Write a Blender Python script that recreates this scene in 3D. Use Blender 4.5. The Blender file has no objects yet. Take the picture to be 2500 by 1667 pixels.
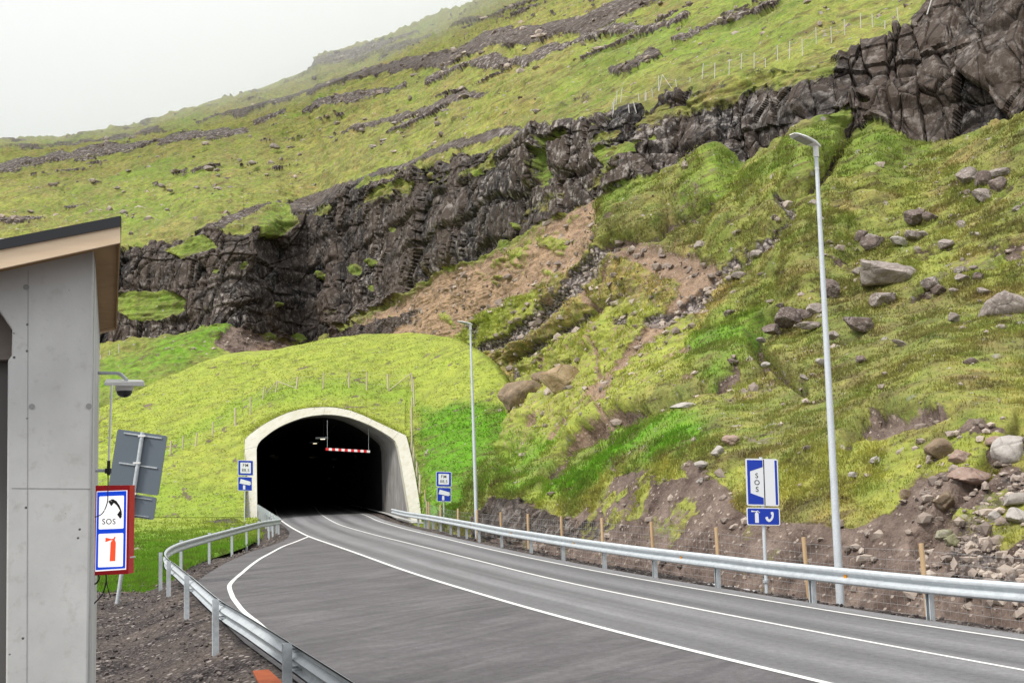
import bpy, bmesh, math, random
import numpy as np
from mathutils import Vector, Matrix
random.seed(7); RNG = np.random.default_rng(11)
sc = bpy.context.scene
col = sc.collection

# ------------------------------------------------------------------ camera
FPX, CX, CY, CAMH = 2857.0, 1250.0, 833.5, 2.65
TH = math.atan((1162 - 833.5) / FPX); PH = -0.029
_R0 = np.array([1.0, 0, 0]); _F = np.array([0, math.cos(TH), math.sin(TH)]); _U0 = np.array([0, -math.sin(TH), math.cos(TH)])
_R = math.cos(PH) * _R0 + math.sin(PH) * _U0; _U = -math.sin(PH) * _R0 + math.cos(PH) * _U0
cam = bpy.data.cameras.new('camera'); cam.sensor_width = 36; cam.lens = 36 * FPX / 2500; cam.clip_end = 6000; cam.clip_start = 0.1
co = bpy.data.objects.new('camera', cam); col.objects.link(co)
co.matrix_world = Matrix(((_R[0], _U[0], -_F[0], 0), (_R[1], _U[1], -_F[1], 0), (_R[2], _U[2], -_F[2], CAMH), (0, 0, 0, 1)))
sc.camera = co

# ------------------------------------------------------------------ light
SUN_EL, SUN_AZ = math.radians(52), math.radians(232)      # azimuth clockwise from +Y: behind the camera, to its side
w = bpy.data.worlds.new('World'); sc.world = w; w.use_nodes = True
nt = w.node_tree; nt.nodes.clear()
out = nt.nodes.new('ShaderNodeOutputWorld'); bg = nt.nodes.new('ShaderNodeBackground')
sky = nt.nodes.new('ShaderNodeTexSky'); sky.sky_type = 'NISHITA'; sky.sun_disc = False
sky.sun_elevation = SUN_EL; sky.sun_rotation = SUN_AZ
bgs = nt.nodes.new('ShaderNodeBackground'); bgs.inputs[1].default_value = 0.04
hs = nt.nodes.new('ShaderNodeHueSaturation'); hs.inputs['Saturation'].default_value = 0.25
nt.links.new(sky.outputs[0], hs.inputs['Color']); nt.links.new(hs.outputs[0], bgs.inputs[0])
tc = nt.nodes.new('ShaderNodeTexCoord'); sx = nt.nodes.new('ShaderNodeSeparateXYZ')
nz = nt.nodes.new('ShaderNodeTexNoise'); nz.inputs['Scale'].default_value = 2.2; nz.inputs['Detail'].default_value = 4
nt.links.new(tc.outputs['Generated'], sx.inputs[0]); nt.links.new(tc.outputs['Generated'], nz.inputs['Vector'])
ma = nt.nodes.new('ShaderNodeMath'); ma.operation = 'MULTIPLY_ADD'; ma.inputs[1].default_value = 0.10
nt.links.new(nz.outputs[0], ma.inputs[0]); nt.links.new(sx.outputs[2], ma.inputs[2])
rp = nt.nodes.new('ShaderNodeValToRGB'); nt.links.new(ma.outputs[0], rp.inputs[0])
e = rp.color_ramp.elements
e[0].position = 0.0; e[0].color = (.46, .47, .49, 1)
e[1].position = 1.0; e[1].color = (1.0, 1.0, 1.0, 1)
for p, c in ((.30, (.43, .44, .45, 1)), (.42, (.60, .605, .615, 1)), (.60, (.84, .845, .86, 1))):
    k = e.new(p); k.color = c
bg.inputs[1].default_value = 1.0; nt.links.new(rp.outputs[0], bg.inputs[0])
ad = nt.nodes.new('ShaderNodeAddShader'); nt.links.new(bg.outputs[0], ad.inputs[0]); nt.links.new(bgs.outputs[0], ad.inputs[1])
nt.links.new(ad.outputs[0], out.inputs[0])
sl = bpy.data.lights.new('sun', 'SUN'); sl.energy = 2.3; sl.angle = math.radians(12); sl.color = (1, .96, .9)
so = bpy.data.objects.new('sun', sl); col.objects.link(so)
sd = Vector((math.sin(SUN_AZ) * math.cos(SUN_EL), math.cos(SUN_AZ) * math.cos(SUN_EL), math.sin(SUN_EL)))
so.rotation_euler = sd.to_track_quat('Z', 'Y').to_euler()
vs = sc.view_settings; vs.view_transform = 'Standard'; vs.look = 'None'; vs.gamma = 1; vs.use_curve_mapping = False; vs.exposure = 0.5
cy = sc.cycles; cy.max_bounces = 6; cy.diffuse_bounces = 3; cy.glossy_bounces = 2; cy.volume_bounces = 4; cy.use_denoising = True
try: cy.denoiser = 'OPENIMAGEDENOISE'
except Exception: pass

# ------------------------------------------------------------------ photo-survey helpers (source pixels -> world points)
CAM = np.array([0, 0, CAMH])
def rays(px, py):
    px = np.asarray(px, float); py = np.asarray(py, float)
    r = _F + ((px - CX) / FPX)[..., None] * _R - ((py - CY) / FPX)[..., None] * _U
    return r / r[..., 1:2]
def PD(px, py, d):                         # at ground distance d
    return CAM + rays(px, py) * np.asarray(d, float)[..., None]
def PZ(px, py, z=0.0):                     # on the level z
    r = rays(px, py); return CAM + r * ((np.asarray(z, float) - CAMH) / r[..., 2])[..., None]
def PPl(px, py, o, n):                     # on a plane
    r = rays(px, py); t = ((np.asarray(o) - CAM) @ np.asarray(n)) / (r @ np.asarray(n)); return CAM + r * t[..., None]
def k_of(px, py): return rays(px, py)[..., 2]
S = 2500 / 2352.0
def Z3(pts): return [(500 + .3507 * x, 850 + .3507 * y) for x, y in pts]
def Z7(pts): return [(1200 + .2979 * x, 1200 + .2979 * y) for x, y in pts]
def Z5(pts): return [(1700 + .4253 * x, 1000 + .4253 * y) for x, y in pts]
def Z6(pts): return [(500 + .3401 * x, 1200 + .3401 * y) for x, y in pts]
def Z2(pts): return [(150 + .4254 * x, 1000 + .4254 * y) for x, y in pts]

# ------------------------------------------------------------------ noise
def _h(ix, iy, iz, s):
    n = (ix * 73856093) ^ (iy * 19349663) ^ (iz * 83492791) ^ (s * 2654435)
    n = n & 0xffffffff
    n = (n ^ (n >> 15)) * 0x2c1b3c6d & 0xffffffff
    n = (n ^ (n >> 12)) * 0x297a2d39 & 0xffffffff
    n = n ^ (n >> 15)
    return (n & 0xffffff) / float(0xffffff)
def vnoise(p, s=0):
    f = np.floor(p); i = f.astype(np.int64); t = p - f; t = t * t * (3 - 2 * t)
    r = 0
    for dx in (0, 1):
        wx = t[:, 0] if dx else 1 - t[:, 0]
        for dy in (0, 1):
            wy = t[:, 1] if dy else 1 - t[:, 1]
            for dz in (0, 1):
                wz = t[:, 2] if dz else 1 - t[:, 2]
                r = r + _h(i[:, 0] + dx, i[:, 1] + dy, i[:, 2] + dz, s) * wx * wy * wz
    return r
def fbm(p, o=4, s=0, g=.5):
    a, t, r = 1.0, 0.0, 0
    for k in range(o):
        r = r + a * vnoise(p * (2.03 ** k) + 17.3 * k, s + k); t += a; a *= g
    return r / t
def worley(p, s=0, tilt=False):
    i = np.floor(p).astype(np.int64); n = len(p)
    f1 = np.full(n, 9.0); f2 = np.full(n, 9.0); cid = np.zeros(n); tl_ = np.zeros(n)
    for dx in (-1, 0, 1):
        for dy in (-1, 0, 1):
            for dz in (-1, 0, 1):
                a, b, c = i[:, 0] + dx, i[:, 1] + dy, i[:, 2] + dz
                q0 = a + _h(a, b, c, s); q1 = b + _h(a, b, c, s + 1); q2 = c + _h(a, b, c, s + 2)
                d = np.sqrt((q0 - p[:, 0]) ** 2 + (q1 - p[:, 1]) ** 2 + (q2 - p[:, 2]) ** 2)
                m = d < f1
                f2 = np.where(m, f1, np.minimum(f2, d)); cid = np.where(m, _h(a, b, c, s + 3), cid); f1 = np.where(m, d, f1)
                if tilt: tl_ = np.where(m, (p[:, 0] - q0) * (_h(a, b, c, s + 4) - .5) + (p[:, 1] - q1) * (_h(a, b, c, s + 5) - .5) + (p[:, 2] - q2) * (_h(a, b, c, s + 6) - .35), tl_)
    return (f1, f2, cid, tl_) if tilt else (f1, f2, cid)
def sstep(a, b, x):
    t = np.clip((x - a) / (b - a), 0, 1); return t * t * (3 - 2 * t)
def seg_sd(x, y, pts):
    """distance to a polyline minus its local half width; pts are (x, y, w)"""
    r = np.full(x.shape, 1e9)
    P = [tuple(p) for p in pts]
    mx = max(p[2] for p in P) + 60
    m = (x > min(p[0] for p in P) - mx) & (x < max(p[0] for p in P) + mx) & (y > min(p[1] for p in P) - mx) & (y < max(p[1] for p in P) + mx)
    if not m.any(): return r
    xs, ys = x[m], y[m]; rr = np.full(xs.shape, 1e9)
    for (ax, ay, aw), (bx, by, bw) in zip(P[:-1], P[1:]):
        dx, dy = bx - ax, by - ay; t = np.clip(((xs - ax) * dx + (ys - ay) * dy) / (dx * dx + dy * dy + 1e-9), 0, 1)
        rr = np.minimum(rr, np.hypot(xs - ax - t * dx, ys - ay - t * dy) - (aw + t * (bw - aw)))
    r[m] = rr; return r
def poly_sd(x, y, pts, pad=80):
    r = np.full(x.shape, 1e9); X = [p[0] for p in pts]; Y = [p[1] for p in pts]
    m = (x > min(X) - pad) & (x < max(X) + pad) & (y > min(Y) - pad) & (y < max(Y) + pad)
    if not m.any(): return r
    xs, ys = x[m], y[m]; d = np.full(xs.shape, 1e9); ins = np.zeros(xs.shape, bool); n = len(pts)
    for k in range(n):
        ax, ay = pts[k][0], pts[k][1]; bx, by = pts[(k + 1) % n][0], pts[(k + 1) % n][1]
        dx, dy = bx - ax, by - ay; t = np.clip(((xs - ax) * dx + (ys - ay) * dy) / (dx * dx + dy * dy + 1e-9), 0, 1)
        d = np.minimum(d, np.hypot(xs - ax - t * dx, ys - ay - t * dy))
        c = ((ay > ys) != (by > ys)) & (xs < dx * (ys - ay) / (dy if abs(dy) > 1e-9 else 1e-9) + ax)
        ins ^= c
    r[m] = np.where(ins, -d, d); return r

# ------------------------------------------------------------------ mesh helpers
def link(name, me, mat=None, parent=None):
    o = bpy.data.objects.new(name, me); col.objects.link(o)
    if mat: me.materials.append(mat)
    if parent is not None: o.parent = parent
    return o
def np_mesh(name, V, Fq, smooth=True, attrs=None):
    """V (n,3); Fq (m,3|4)"""
    me = bpy.data.meshes.new(name); k = Fq.shape[1]
    me.vertices.add(len(V)); me.vertices.foreach_set('co', np.ascontiguousarray(V, np.float32).ravel())
    me.loops.add(Fq.size); me.loops.foreach_set('vertex_index', np.ascontiguousarray(Fq, np.int32).ravel())
    me.polygons.add(len(Fq)); me.polygons.foreach_set('loop_start', np.arange(0, Fq.size, k, dtype=np.int32))
    me.polygons.foreach_set('use_smooth', np.full(len(Fq), smooth))
    me.update(calc_edges=True)
    for nm, arr in (attrs or {}).items():
        a = me.attributes.new(nm, 'FLOAT_COLOR', 'POINT'); a.data.foreach_set('color', np.ascontiguousarray(arr, np.float32).ravel())
    return me
def grid_faces(nr, nc, flip=False):
    a = (np.arange(nr - 1)[:, None] * nc + np.arange(nc - 1)[None, :]).ravel()
    f = np.stack([a, a + 1, a + nc + 1, a + nc], 1)
    return f[:, ::-1] if flip else f
def thing(name, label, cat, loc=(0, 0, 0), rotz=0, group=None, obj=None):
    o = obj
    if o is None:
        o = bpy.data.objects.new(name, None); col.objects.link(o); o.empty_display_size = .3
        o.location = loc; o.rotation_euler = (0, 0, rotz)
    o['label'] = label; o['category'] = cat
    if group: o['group'] = group
    return o
def setting(o, kind='structure'): o['kind'] = kind; return o
class MB:
    """collects primitives into one mesh"""
    def __init__(s): s.v = []; s.f = []
    def add(s, vs, fs):
        n = len(s.v); s.v += [tuple(map(float, v)) for v in vs]; s.f += [tuple(i + n for i in f) for f in fs]; return s
    def box(s, c, d, rot=None):
        x, y, z = (q / 2 for q in d); M = rot or Matrix.Identity(3)
        vs = [Vector(c) + M @ Vector(q) for q in ((-x, -y, -z), (x, -y, -z), (x, y, -z), (-x, y, -z), (-x, -y, z), (x, -y, z), (x, y, z), (-x, y, z))]
        return s.add(vs, [(0, 3, 2, 1), (4, 5, 6, 7), (0, 1, 5, 4), (1, 2, 6, 5), (2, 3, 7, 6), (3, 0, 4, 7)])
    def tube(s, pts, r, n=10, cap=True):
        pts = [Vector(p) for p in pts]; rs = r if isinstance(r, (list, tuple)) else [r] * len(pts); vs = []; fs = []
        up = Vector((0, 0, 1))
        for i, p in enumerate(pts):
            t = (pts[min(i + 1, len(pts) - 1)] - pts[max(i - 1, 0)]).normalized()
            u = Vector((1, 0, 0)) if abs(t.z) > .9 else up
            a = t.cross(u).normalized(); b = t.cross(a).normalized()
            vs += [p + (a * math.cos(2 * math.pi * k / n) + b * math.sin(2 * math.pi * k / n)) * rs[i] for k in range(n)]
        for i in range(len(pts) - 1):
            for k in range(n):
                fs.append((i * n + k, i * n + (k + 1) % n, (i + 1) * n + (k + 1) % n, (i + 1) * n + k))
        if cap: fs += [tuple(range(n))[::-1], tuple((len(pts) - 1) * n + k for k in range(n))]
        return s.add(vs, fs)
    def prism(s, pts, o, u, v, nrm, t0, t1):
        """polygon of (a,b) in frame o,u,v, thickened along nrm from t0 to t1"""
        o, u, v, nrm = map(Vector, (o, u, v, nrm)); n = len(pts)
        A = [o + u * a + v * b + nrm * t0 for a, b in pts]; B = [o + u * a + v * b + nrm * t1 for a, b in pts]
        return s.add(A + B, [tuple(range(n)), tuple(range(2 * n - 1, n - 1, -1))] + [(i, (i + 1) % n, n + (i + 1) % n, n + i) for i in range(n)])
    def sweep(s, path, prof, closed=True, caps=True):
        """prof (offset sideways, up) swept along a path; sideways = left of travel"""
        path = [Vector(p) for p in path]; n = len(prof); vs = []; fs = []
        for i, p in enumerate(path):
            a = (path[i] - path[i - 1]).normalized() if i > 0 else None
            b = (path[i + 1] - path[i]).normalized() if i < len(path) - 1 else None
            t = (a + b).normalized() if a is not None and b is not None else (a or b)
            side = Vector((-t.y, t.x, 0)).normalized()
            k = 1 / max(.5, (a.dot(t) if a is not None else 1))
            vs += [p + side * (q[0] * k) + Vector((0, 0, q[1])) for q in prof]
        m = n if closed else n - 1
        for i in range(len(path) - 1):
            for k in range(m): fs.append((i * n + k, i * n + (k + 1) % n, (i + 1) * n + (k + 1) % n, (i + 1) * n + k))
        if caps and closed: fs += [tuple(range(n))[::-1], tuple((len(path) - 1) * n + k for k in range(n))]
        return s.add(vs, fs)
    def build(s, name, mat, parent=None, smooth=None, bevel=0):
        me = bpy.data.meshes.new(name); me.from_pydata(s.v, [], s.f); bm = bmesh.new(); bm.from_mesh(me)
        bmesh.ops.recalc_face_normals(bm, faces=bm.faces[:])
        if bevel: bmesh.ops.bevel(bm, geom=[e for e in bm.edges if len(e.link_faces) == 2 and e.calc_face_angle(0) > .6], offset=bevel, segments=2, affect='EDGES', profile=.5)
        bm.to_mesh(me); bm.free()
        if smooth is not None:
            me.polygons.foreach_set('use_smooth', [True] * len(me.polygons))
            try: me.set_sharp_from_angle(angle=math.radians(smooth))
            except Exception: pass
        return link(name, me, mat, parent)

# ------------------------------------------------------------------ materials
def mat(name, base=(.5, .5, .5), rough=.6, metal=0, **kw):
    m = bpy.data.materials.new(name); m.use_nodes = True
    b = m.node_tree.nodes['Principled BSDF']; b.inputs['Base Color'].default_value = (*base, 1)
    b.inputs['Roughness'].default_value = rough; b.inputs['Metallic'].default_value = metal
    if 'spec' in kw: b.inputs['Specular IOR Level'].default_value = kw['spec']
    if kw.get('emit'): b.inputs['Emission Color'].default_value = (*kw['emit'], 1); b.inputs['Emission Strength'].default_value = kw.get('es', 1)
    return m
class NG:
    def __init__(s, m): s.t = m.node_tree; s.b = s.t.nodes['Principled BSDF']; s.geo = s.t.nodes.new('ShaderNodeNewGeometry').outputs['Position']
    def n(s, ty, **kw):
        x = s.t.nodes.new(ty)
        for k, v in kw.items(): setattr(x, k, v)
        return x
    def setin(s, inp, v):
        if isinstance(v, bpy.types.NodeSocket): s.t.links.new(v, inp)
        elif isinstance(v, (tuple, list)) and len(v) == 3 and inp.type == 'RGBA': inp.default_value = (*v, 1)
        else: inp.default_value = v
    def scale(s, v, vec):
        m = s.n('ShaderNodeMapping'); s.setin(m.inputs['Vector'], v); m.inputs['Scale'].default_value = vec; return m.outputs[0]
    def rot(s, v, e):
        m = s.n('ShaderNodeMapping'); s.setin(m.inputs['Vector'], v); m.inputs['Rotation'].default_value = e; return m.outputs[0]
    def noise(s, sc_, det=4, rough=.5, v=None, dist=0):
        x = s.n('ShaderNodeTexNoise'); x.inputs['Scale'].default_value = sc_; x.inputs['Detail'].default_value = det
        x.inputs['Roughness'].default_value = rough; x.inputs['Distortion'].default_value = dist
        s.setin(x.inputs['Vector'], v or s.geo); return x.outputs['Fac']
    def vor(s, sc_, v=None, feat='F1', outn='Distance', rnd=1):
        x = s.n('ShaderNodeTexVoronoi'); x.feature = feat; x.inputs['Scale'].default_value = sc_; x.inputs['Randomness'].default_value = rnd
        s.setin(x.inputs['Vector'], v or s.geo); return x.outputs[outn]
    def math(s, op, a, b=None, c=None, clamp=False):
        x = s.n('ShaderNodeMath'); x.operation = op; x.use_clamp = clamp
        for i, q in enumerate((a, b, c)):
            if q is not None: s.setin(x.inputs[i], q)
        return x.outputs[0]
    def mr(s, v, a, b, c=0., d=1., smooth=False):
        x = s.n('ShaderNodeMapRange'); x.clamp = True
        if smooth: x.interpolation_type = 'SMOOTHSTEP'
        s.setin(x.inputs[0], v)
        for i, q in enumerate((a, b, c, d)): x.inputs[i + 1].default_value = q
        return x.outputs[0]
    def mix(s, f, a, b, mode='MIX'):
        x = s.n('ShaderNodeMix'); x.data_type = 'RGBA'; x.blend_type = mode
        s.setin(x.inputs[0], f); s.setin(x.inputs[6], a); s.setin(x.inputs[7], b); return x.outputs[2]
    def fmix(s, f, a, b):
        x = s.n('ShaderNodeMix'); x.data_type = 'FLOAT'; s.setin(x.inputs[0], f); s.setin(x.inputs[2], a); s.setin(x.inputs[3], b); return x.outputs[0]
    def attr(s, nm):
        x = s.n('ShaderNodeAttribute'); x.attribute_name = nm; return x
    def sep(s, c):
        x = s.n('ShaderNodeSeparateColor'); s.setin(x.inputs[0], c); return x.outputs
    def bump(s, h, st=.5, dist=.1, prev=None):
        x = s.n('ShaderNodeBump'); x.inputs['Strength'].default_value = st; x.inputs['Distance'].default_value = dist
        s.setin(x.inputs['Height'], h)
        if prev is not None: s.setin(x.inputs['Normal'], prev)
        return x.outputs[0]
    def color(s, c): s.setin(s.b.inputs['Base Color'], c)
    def normal(s, c): s.setin(s.b.inputs['Normal'], c)
    def roughness(s, c): s.setin(s.b.inputs['Roughness'], c)

# hillside / mound / field ground cover: mA = rock, soil, scree, lush; mB = orange soil, yellow grass, pale dry grass, lichen
def terrain_material(name, blades=False):
    m = mat(name, rough=.9, spec=.15); g = NG(m)
    A = g.attr('mA'); B = g.attr('mB'); a = g.sep(A.outputs['Color']); b = g.sep(B.outputs['Color'])
    rock, soil, scree, lush = a[0], a[1], a[2], A.outputs['Alpha']; orange, yellow, dry, lichen = b[0], b[1], b[2], B.outputs['Alpha']
    n1 = g.noise(.12, 5, .6); n2 = g.noise(1.1, 6, .65); n3 = g.noise(7, 5, .7)
    streak = g.noise(1.0, 6, .68, g.scale(g.rot(g.geo, (0, math.radians(18), math.radians(20))), (.30, .9, 2.4)), .5)
    mid = g.noise(.45, 6, .7)
    gr = g.mix(g.mr(n1, .38, .62), (.188, .203, .070), (.252, .286, .074))
    gr = g.mix(g.mr(mid, .50, .66, 0, .75), gr, (.225, .170, .085))
    gr = g.mix(g.mr(mid, .48, .34, 0, .65), gr, (.120, .185, .030))
    gr = g.mix(g.math('MULTIPLY', dry, g.mr(n2, .35, .7)), gr, (.36, .27, .11))
    gr = g.mix(g.math('MULTIPLY', yellow, g.mr(n2, .2, .65, .55, .95)), gr, (.320, .395, .062))
    gr = g.mix(g.math('MULTIPLY', lush, g.mr(n2, .25, .6, .65, 1)), gr, (.105, .275, .018))
    flat_ = g.math('SUBTRACT', 1, g.math('MULTIPLY', yellow, .55))
    gr = g.mix(g.math('MULTIPLY', flat_, g.mr(streak, .50, .64, 0, .85)), gr, (.120, .098, .050))
    gr = g.mix(g.math('SUBTRACT', 1, g.math('MULTIPLY', yellow, .85)), gr, g.mix(1.0, gr, g.mix(g.mr(n3, .3, .7), (.74, .74, .74), (1.26, 1.23, 1.16)), 'MULTIPLY'))
    dk_ = g.math('MULTIPLY', g.mr(g.noise(2.3, 7, .78, g.scale(g.geo, (.6, .6, 1.5))), .58, .66, 0, .9), flat_); gr = g.mix(dk_, gr, (.060, .045, .030))  # dark brown soil spots, with small spot shadows painted into the grass colour
    if not blades:
        pv_ = g.vor(1.1, None, 'F1'); pr_ = g.sep(g.vor(1.1, None, 'F1', 'Color'))[0]; pq_ = g.vor(2.9, None, 'F1'); ps_ = g.sep(g.vor(2.9, None, 'F1', 'Color'))[0]
        gr = g.mix(g.math('MULTIPLY', g.mr(g.math('ADD', pv_, g.math('MULTIPLY', n3, .2)), .24, .32, 1, 0), g.math('MULTIPLY', g.mr(pr_, .80, .82), flat_)), gr, (.30, .27, .25))
        gr = g.mix(g.math('MULTIPLY', g.mr(g.math('ADD', pq_, g.math('MULTIPLY', n3, .2)), .24, .34, 1, 0), g.math('MULTIPLY', g.mr(ps_, .86, .88), flat_)), gr, (.36, .33, .30))
    gr = g.mix(flat_, gr, g.mix(1.0, gr, g.mix(g.mr(n2, .3, .7), (.66, .72, .70), (1.28, 1.2, 1.12)), 'MULTIPLY'))
    if blades:
        v = g.attr('var').outputs['Fac']
        gr = g.mix(1.0, gr, g.mix(v, (.98, .98, .90), (1.32, 1.25, 1.2)), 'MULTIPLY')
        g.color(gr)
        tr = g.n('ShaderNodeBsdfTranslucent'); g.setin(tr.inputs[0], gr); ms = g.n('ShaderNodeMixShader'); ms.inputs[0].default_value = .5
        o = [x for x in g.t.nodes if x.type == 'OUTPUT_MATERIAL'][0]
        g.t.links.new(g.b.outputs[0], ms.inputs[1]); g.t.links.new(tr.outputs[0], ms.inputs[2]); g.t.links.new(ms.outputs[0], o.inputs[0])
        return m
    # rock
    vs_ = g.scale(g.geo, (1, 1, .22)); r1 = g.noise(.5, 6, .65); r2 = g.noise(2.2, 6, .7, vs_); r3 = g.noise(9, 4, .7)
    rk = g.mix(g.mr(g.math('ADD', g.math('MULTIPLY', r1, .7), g.math('MULTIPLY', orange, .45)), .42, .68), (.011, .0098, .0095), (.064, .048, .038))
    rk = g.mix(g.mr(r2, .56, .76, 0, .6), rk, (.125, .100, .088)); rk = g.mix(g.mr(g.noise(.9, 6, .7, g.scale(g.geo, (1.6, 1.6, .16))), .60, .70, 0, .55), rk, (.30, .265, .235))
    rk = g.mix(g.math('MULTIPLY', g.mr(g.noise(1.3, 6, .75), .50, .66), lichen), rk, (.42, .38, .35))
    rk = g.mix(g.math('MULTIPLY', g.mr(r3, .64, .70), g.mr(r1, .4, .6, .2, .8)), rk, (.36, .33, .29))
    crack = g.vor(.55, g.scale(g.geo, (1, 1, .5)), 'DISTANCE_TO_EDGE'); crack2 = g.vor(1.3, g.scale(g.geo, (1, 1, .45)), 'DISTANCE_TO_EDGE')
    rk = g.mix(g.math('MULTIPLY', g.mr(crack, 0, .035, .75, 0), g.mr(r1, .3, .5)), rk, (.012, .011, .011))
    # soil
    s1 = g.noise(.8, 6, .65); s2 = g.noise(14, 4, .7)
    so_ = g.mix(g.mr(s1, .35, .65), (.080, .056, .046), (.23, .175, .145))
    so_ = g.mix(orange, so_, g.mix(g.mr(s1, .35, .65), (.25, .175, .12), (.46, .31, .19)))
    peb = g.vor(5.5, None, 'F1', 'Distance'); pc = g.sep(g.vor(5.5, None, 'F1', 'Color'))[0]
    so_ = g.mix(g.math('MULTIPLY', g.mr(peb, .22, .30, 1, 0), g.mr(pc, .62, .66)), so_, (.36, .30, .25))
    so_ = g.mix(1., so_, g.mix(g.mr(s2, .3, .7), (.7, .7, .7), (1.25, 1.25, 1.25)), 'MULTIPLY')
    # scree
    sv = g.vor(3.2, None, 'F1', 'Distance'); sc3 = g.sep(g.vor(3.2, None, 'F1', 'Color'))[0]
    scr = g.mix(sc3, (.15, .13, .12), (.40, .35, .32)); scr = g.mix(g.mr(sv, .4, .65), scr, (.075, .062, .058))
    # broken borders
    e1 = g.math('SUBTRACT', g.noise(1.6, 7, .72), .5)
    def edge(mk, k=1.25, lo=.40, hi=.60): return g.mr(g.math('MULTIPLY_ADD', e1, k, mk), lo, hi)
    c = g.mix(edge(soil), gr, so_); c = g.mix(edge(scree), c, scr); c = g.mix(edge(rock), c, rk)
    g.color(c)
    g.roughness(g.fmix(edge(rock), .95, g.mr(r1, .3, .7, .5, .88)))
    hg = g.math('ADD', g.noise(1.5, 8, .75), g.math('MULTIPLY', streak, .6))
    hr = g.math('ADD', g.math('MULTIPLY', g.mr(crack, 0, .07), .7), g.math('ADD', g.math('MULTIPLY', g.mr(crack2, 0, .08), .12), g.math('MULTIPLY', g.noise(2.2, 6, .6), .32)))
    hs_ = g.math('SUBTRACT', g.math('MULTIPLY', s2, .5), g.math('MULTIPLY', peb, .5))
    h = g.fmix(edge(soil), hg, g.math('ADD', hs_, s1)); h = g.fmix(edge(scree), h, g.math('MULTIPLY', sv, -1.5)); h = g.fmix(edge(rock), h, hr)
    g.normal(g.bump(h, .65, .24))
    return m
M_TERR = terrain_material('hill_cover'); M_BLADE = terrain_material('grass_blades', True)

def concrete(name, c0=(.30, .30, .295), c1=(.42, .42, .41), stain=(.2, .19, .16), streaks=False):
    m = mat(name, rough=.85, spec=.25); g = NG(m)
    n = g.noise(.9, 6, .6); n2 = g.noise(9, 5, .7)
    c = g.mix(g.mr(n, .3, .7), c0, c1); c = g.mix(g.mr(n2, .55, .8, 0, .5), c, stain)
    c = g.mix(g.math('MULTIPLY', g.mr(g.noise(.6, 4, .6, g.scale(g.geo, (1, 1, .3))), .5, .75), .5), c, stain)
    if streaks:
        s = g.noise(3.2, 4, .6, g.scale(g.geo, (1, 1, .05))); c = g.mix(g.mr(s, .5, .68, 0, .7), c, stain)
    pit = g.vor(11, None, 'F1'); pcs = g.sep(g.vor(11, None, 'F1', 'Color'))[0]
    pm = g.math('MULTIPLY', g.mr(pit, .07, .13, 1, 0), g.mr(pcs, .8, .82))
    c = g.mix(pm, c, (.09, .09, .085)); g.color(c)
    g.normal(g.bump(g.math('SUBTRACT', g.math('MULTIPLY', g.noise(25, 5, .7), .3), pm), .5, .01)); return m
M_CONC = concrete('wall_concrete', (.44, .44, .43), (.60, .60, .585), (.29, .275, .245)); M_RIM = concrete('portal_concrete', (.40, .39, .33), (.46, .45, .39), (.36, .34, .24), True)
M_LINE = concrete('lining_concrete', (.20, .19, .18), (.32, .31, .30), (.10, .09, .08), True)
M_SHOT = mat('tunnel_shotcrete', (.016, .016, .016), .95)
M_KERB = concrete('kerb_concrete', (.34, .34, .33), (.45, .45, .44), (.25, .24, .22))
def galv(name, c0=(.42, .45, .47), c1=(.56, .59, .61), metal=.55, rough=.42, sc_=14):
    m = mat(name, rough=rough, metal=metal); g = NG(m); n = g.noise(sc_, 5, .6); v = g.sep(g.vor(sc_ * 3, None, 'F1', 'Color'))[0]
    c = g.mix(g.mr(n, .3, .7), c0, c1); c = g.mix(g.math('MULTIPLY', v, .25), c, (.66, .69, .71)); c = g.mix(g.mr(g.noise(2.1, 4, .6), .55, .8, 0, .35), c, (.30, .31, .31))
    g.color(c); g.roughness(g.mr(n, .3, .7, rough, rough + .2)); return m
M_GALV = galv('galvanised_steel', (.40, .44, .46), (.55, .58, .60), .3); M_RAIL = galv('rail_steel', (.43, .465, .485), (.56, .60, .62), .25, .42, 6); M_POLE = galv('pole_steel', (.50, .54, .57), (.64, .68, .71), .3, .5, 30)
M_SIGNBACK = mat('sign_back_grey', (.115, .140, .165), .45)
def wood(name, c0, c1, sc_=1.0, axis=(1, 1, 1)):
    m = mat(name, rough=.75, spec=.2); g = NG(m); n = g.noise(6 * sc_, 6, .65, g.scale(g.geo, axis), .6)
    c = g.mix(g.mr(n, .3, .7), c0, c1); k = g.vor(2.6 * sc_, None, 'F1'); c = g.mix(g.mr(k, .02, .09, .7, 0), c, (.30, .13, .06)); g.color(c)
    g.normal(g.bump(n, .3, .005)); return m
M_POST = wood('new_fence_wood', (.42, .28, .15), (.58, .42, .25), 1, (1, 1, .1)); M_GREY = wood('weathered_fence_wood', (.44, .38, .28), (.60, .52, .40), 1, (1, 1, .1))
M_WHITEP = mat('pale_post_wood', (.50, .49, .45), .7)
M_PINE = wood('pine_fascia', (.74, .56, .38), (.84, .67, .48), .8, (.25, .25, 2.5)); M_PLY = wood('plywood_soffit', (.30, .19, .09), (.42, .27, .13), .7, (1, .3, 1))
M_BLACK = mat('black_flashing', (.012, .013, .016), .45); M_RUBBER = mat('black_cable', (.01, .01, .01), .5)
M_WHITE = mat('sign_white', (.70, .72, .74), .35); M_BLUE = mat('sign_blue', (.004, .035, .36), .35); M_INK = mat('sign_black', (.012, .012, .012), .4)
M_RED = mat('housing_red', (.52, .006, .012), .4); M_PAINTW = mat('white_enamel', (.72, .72, .70), .4)
M_GLASSD = mat('dark_dome_glass', (.03, .03, .035), .12); M_AMBER = mat('amber_reflector', (.75, .30, .01), .3)
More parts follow.
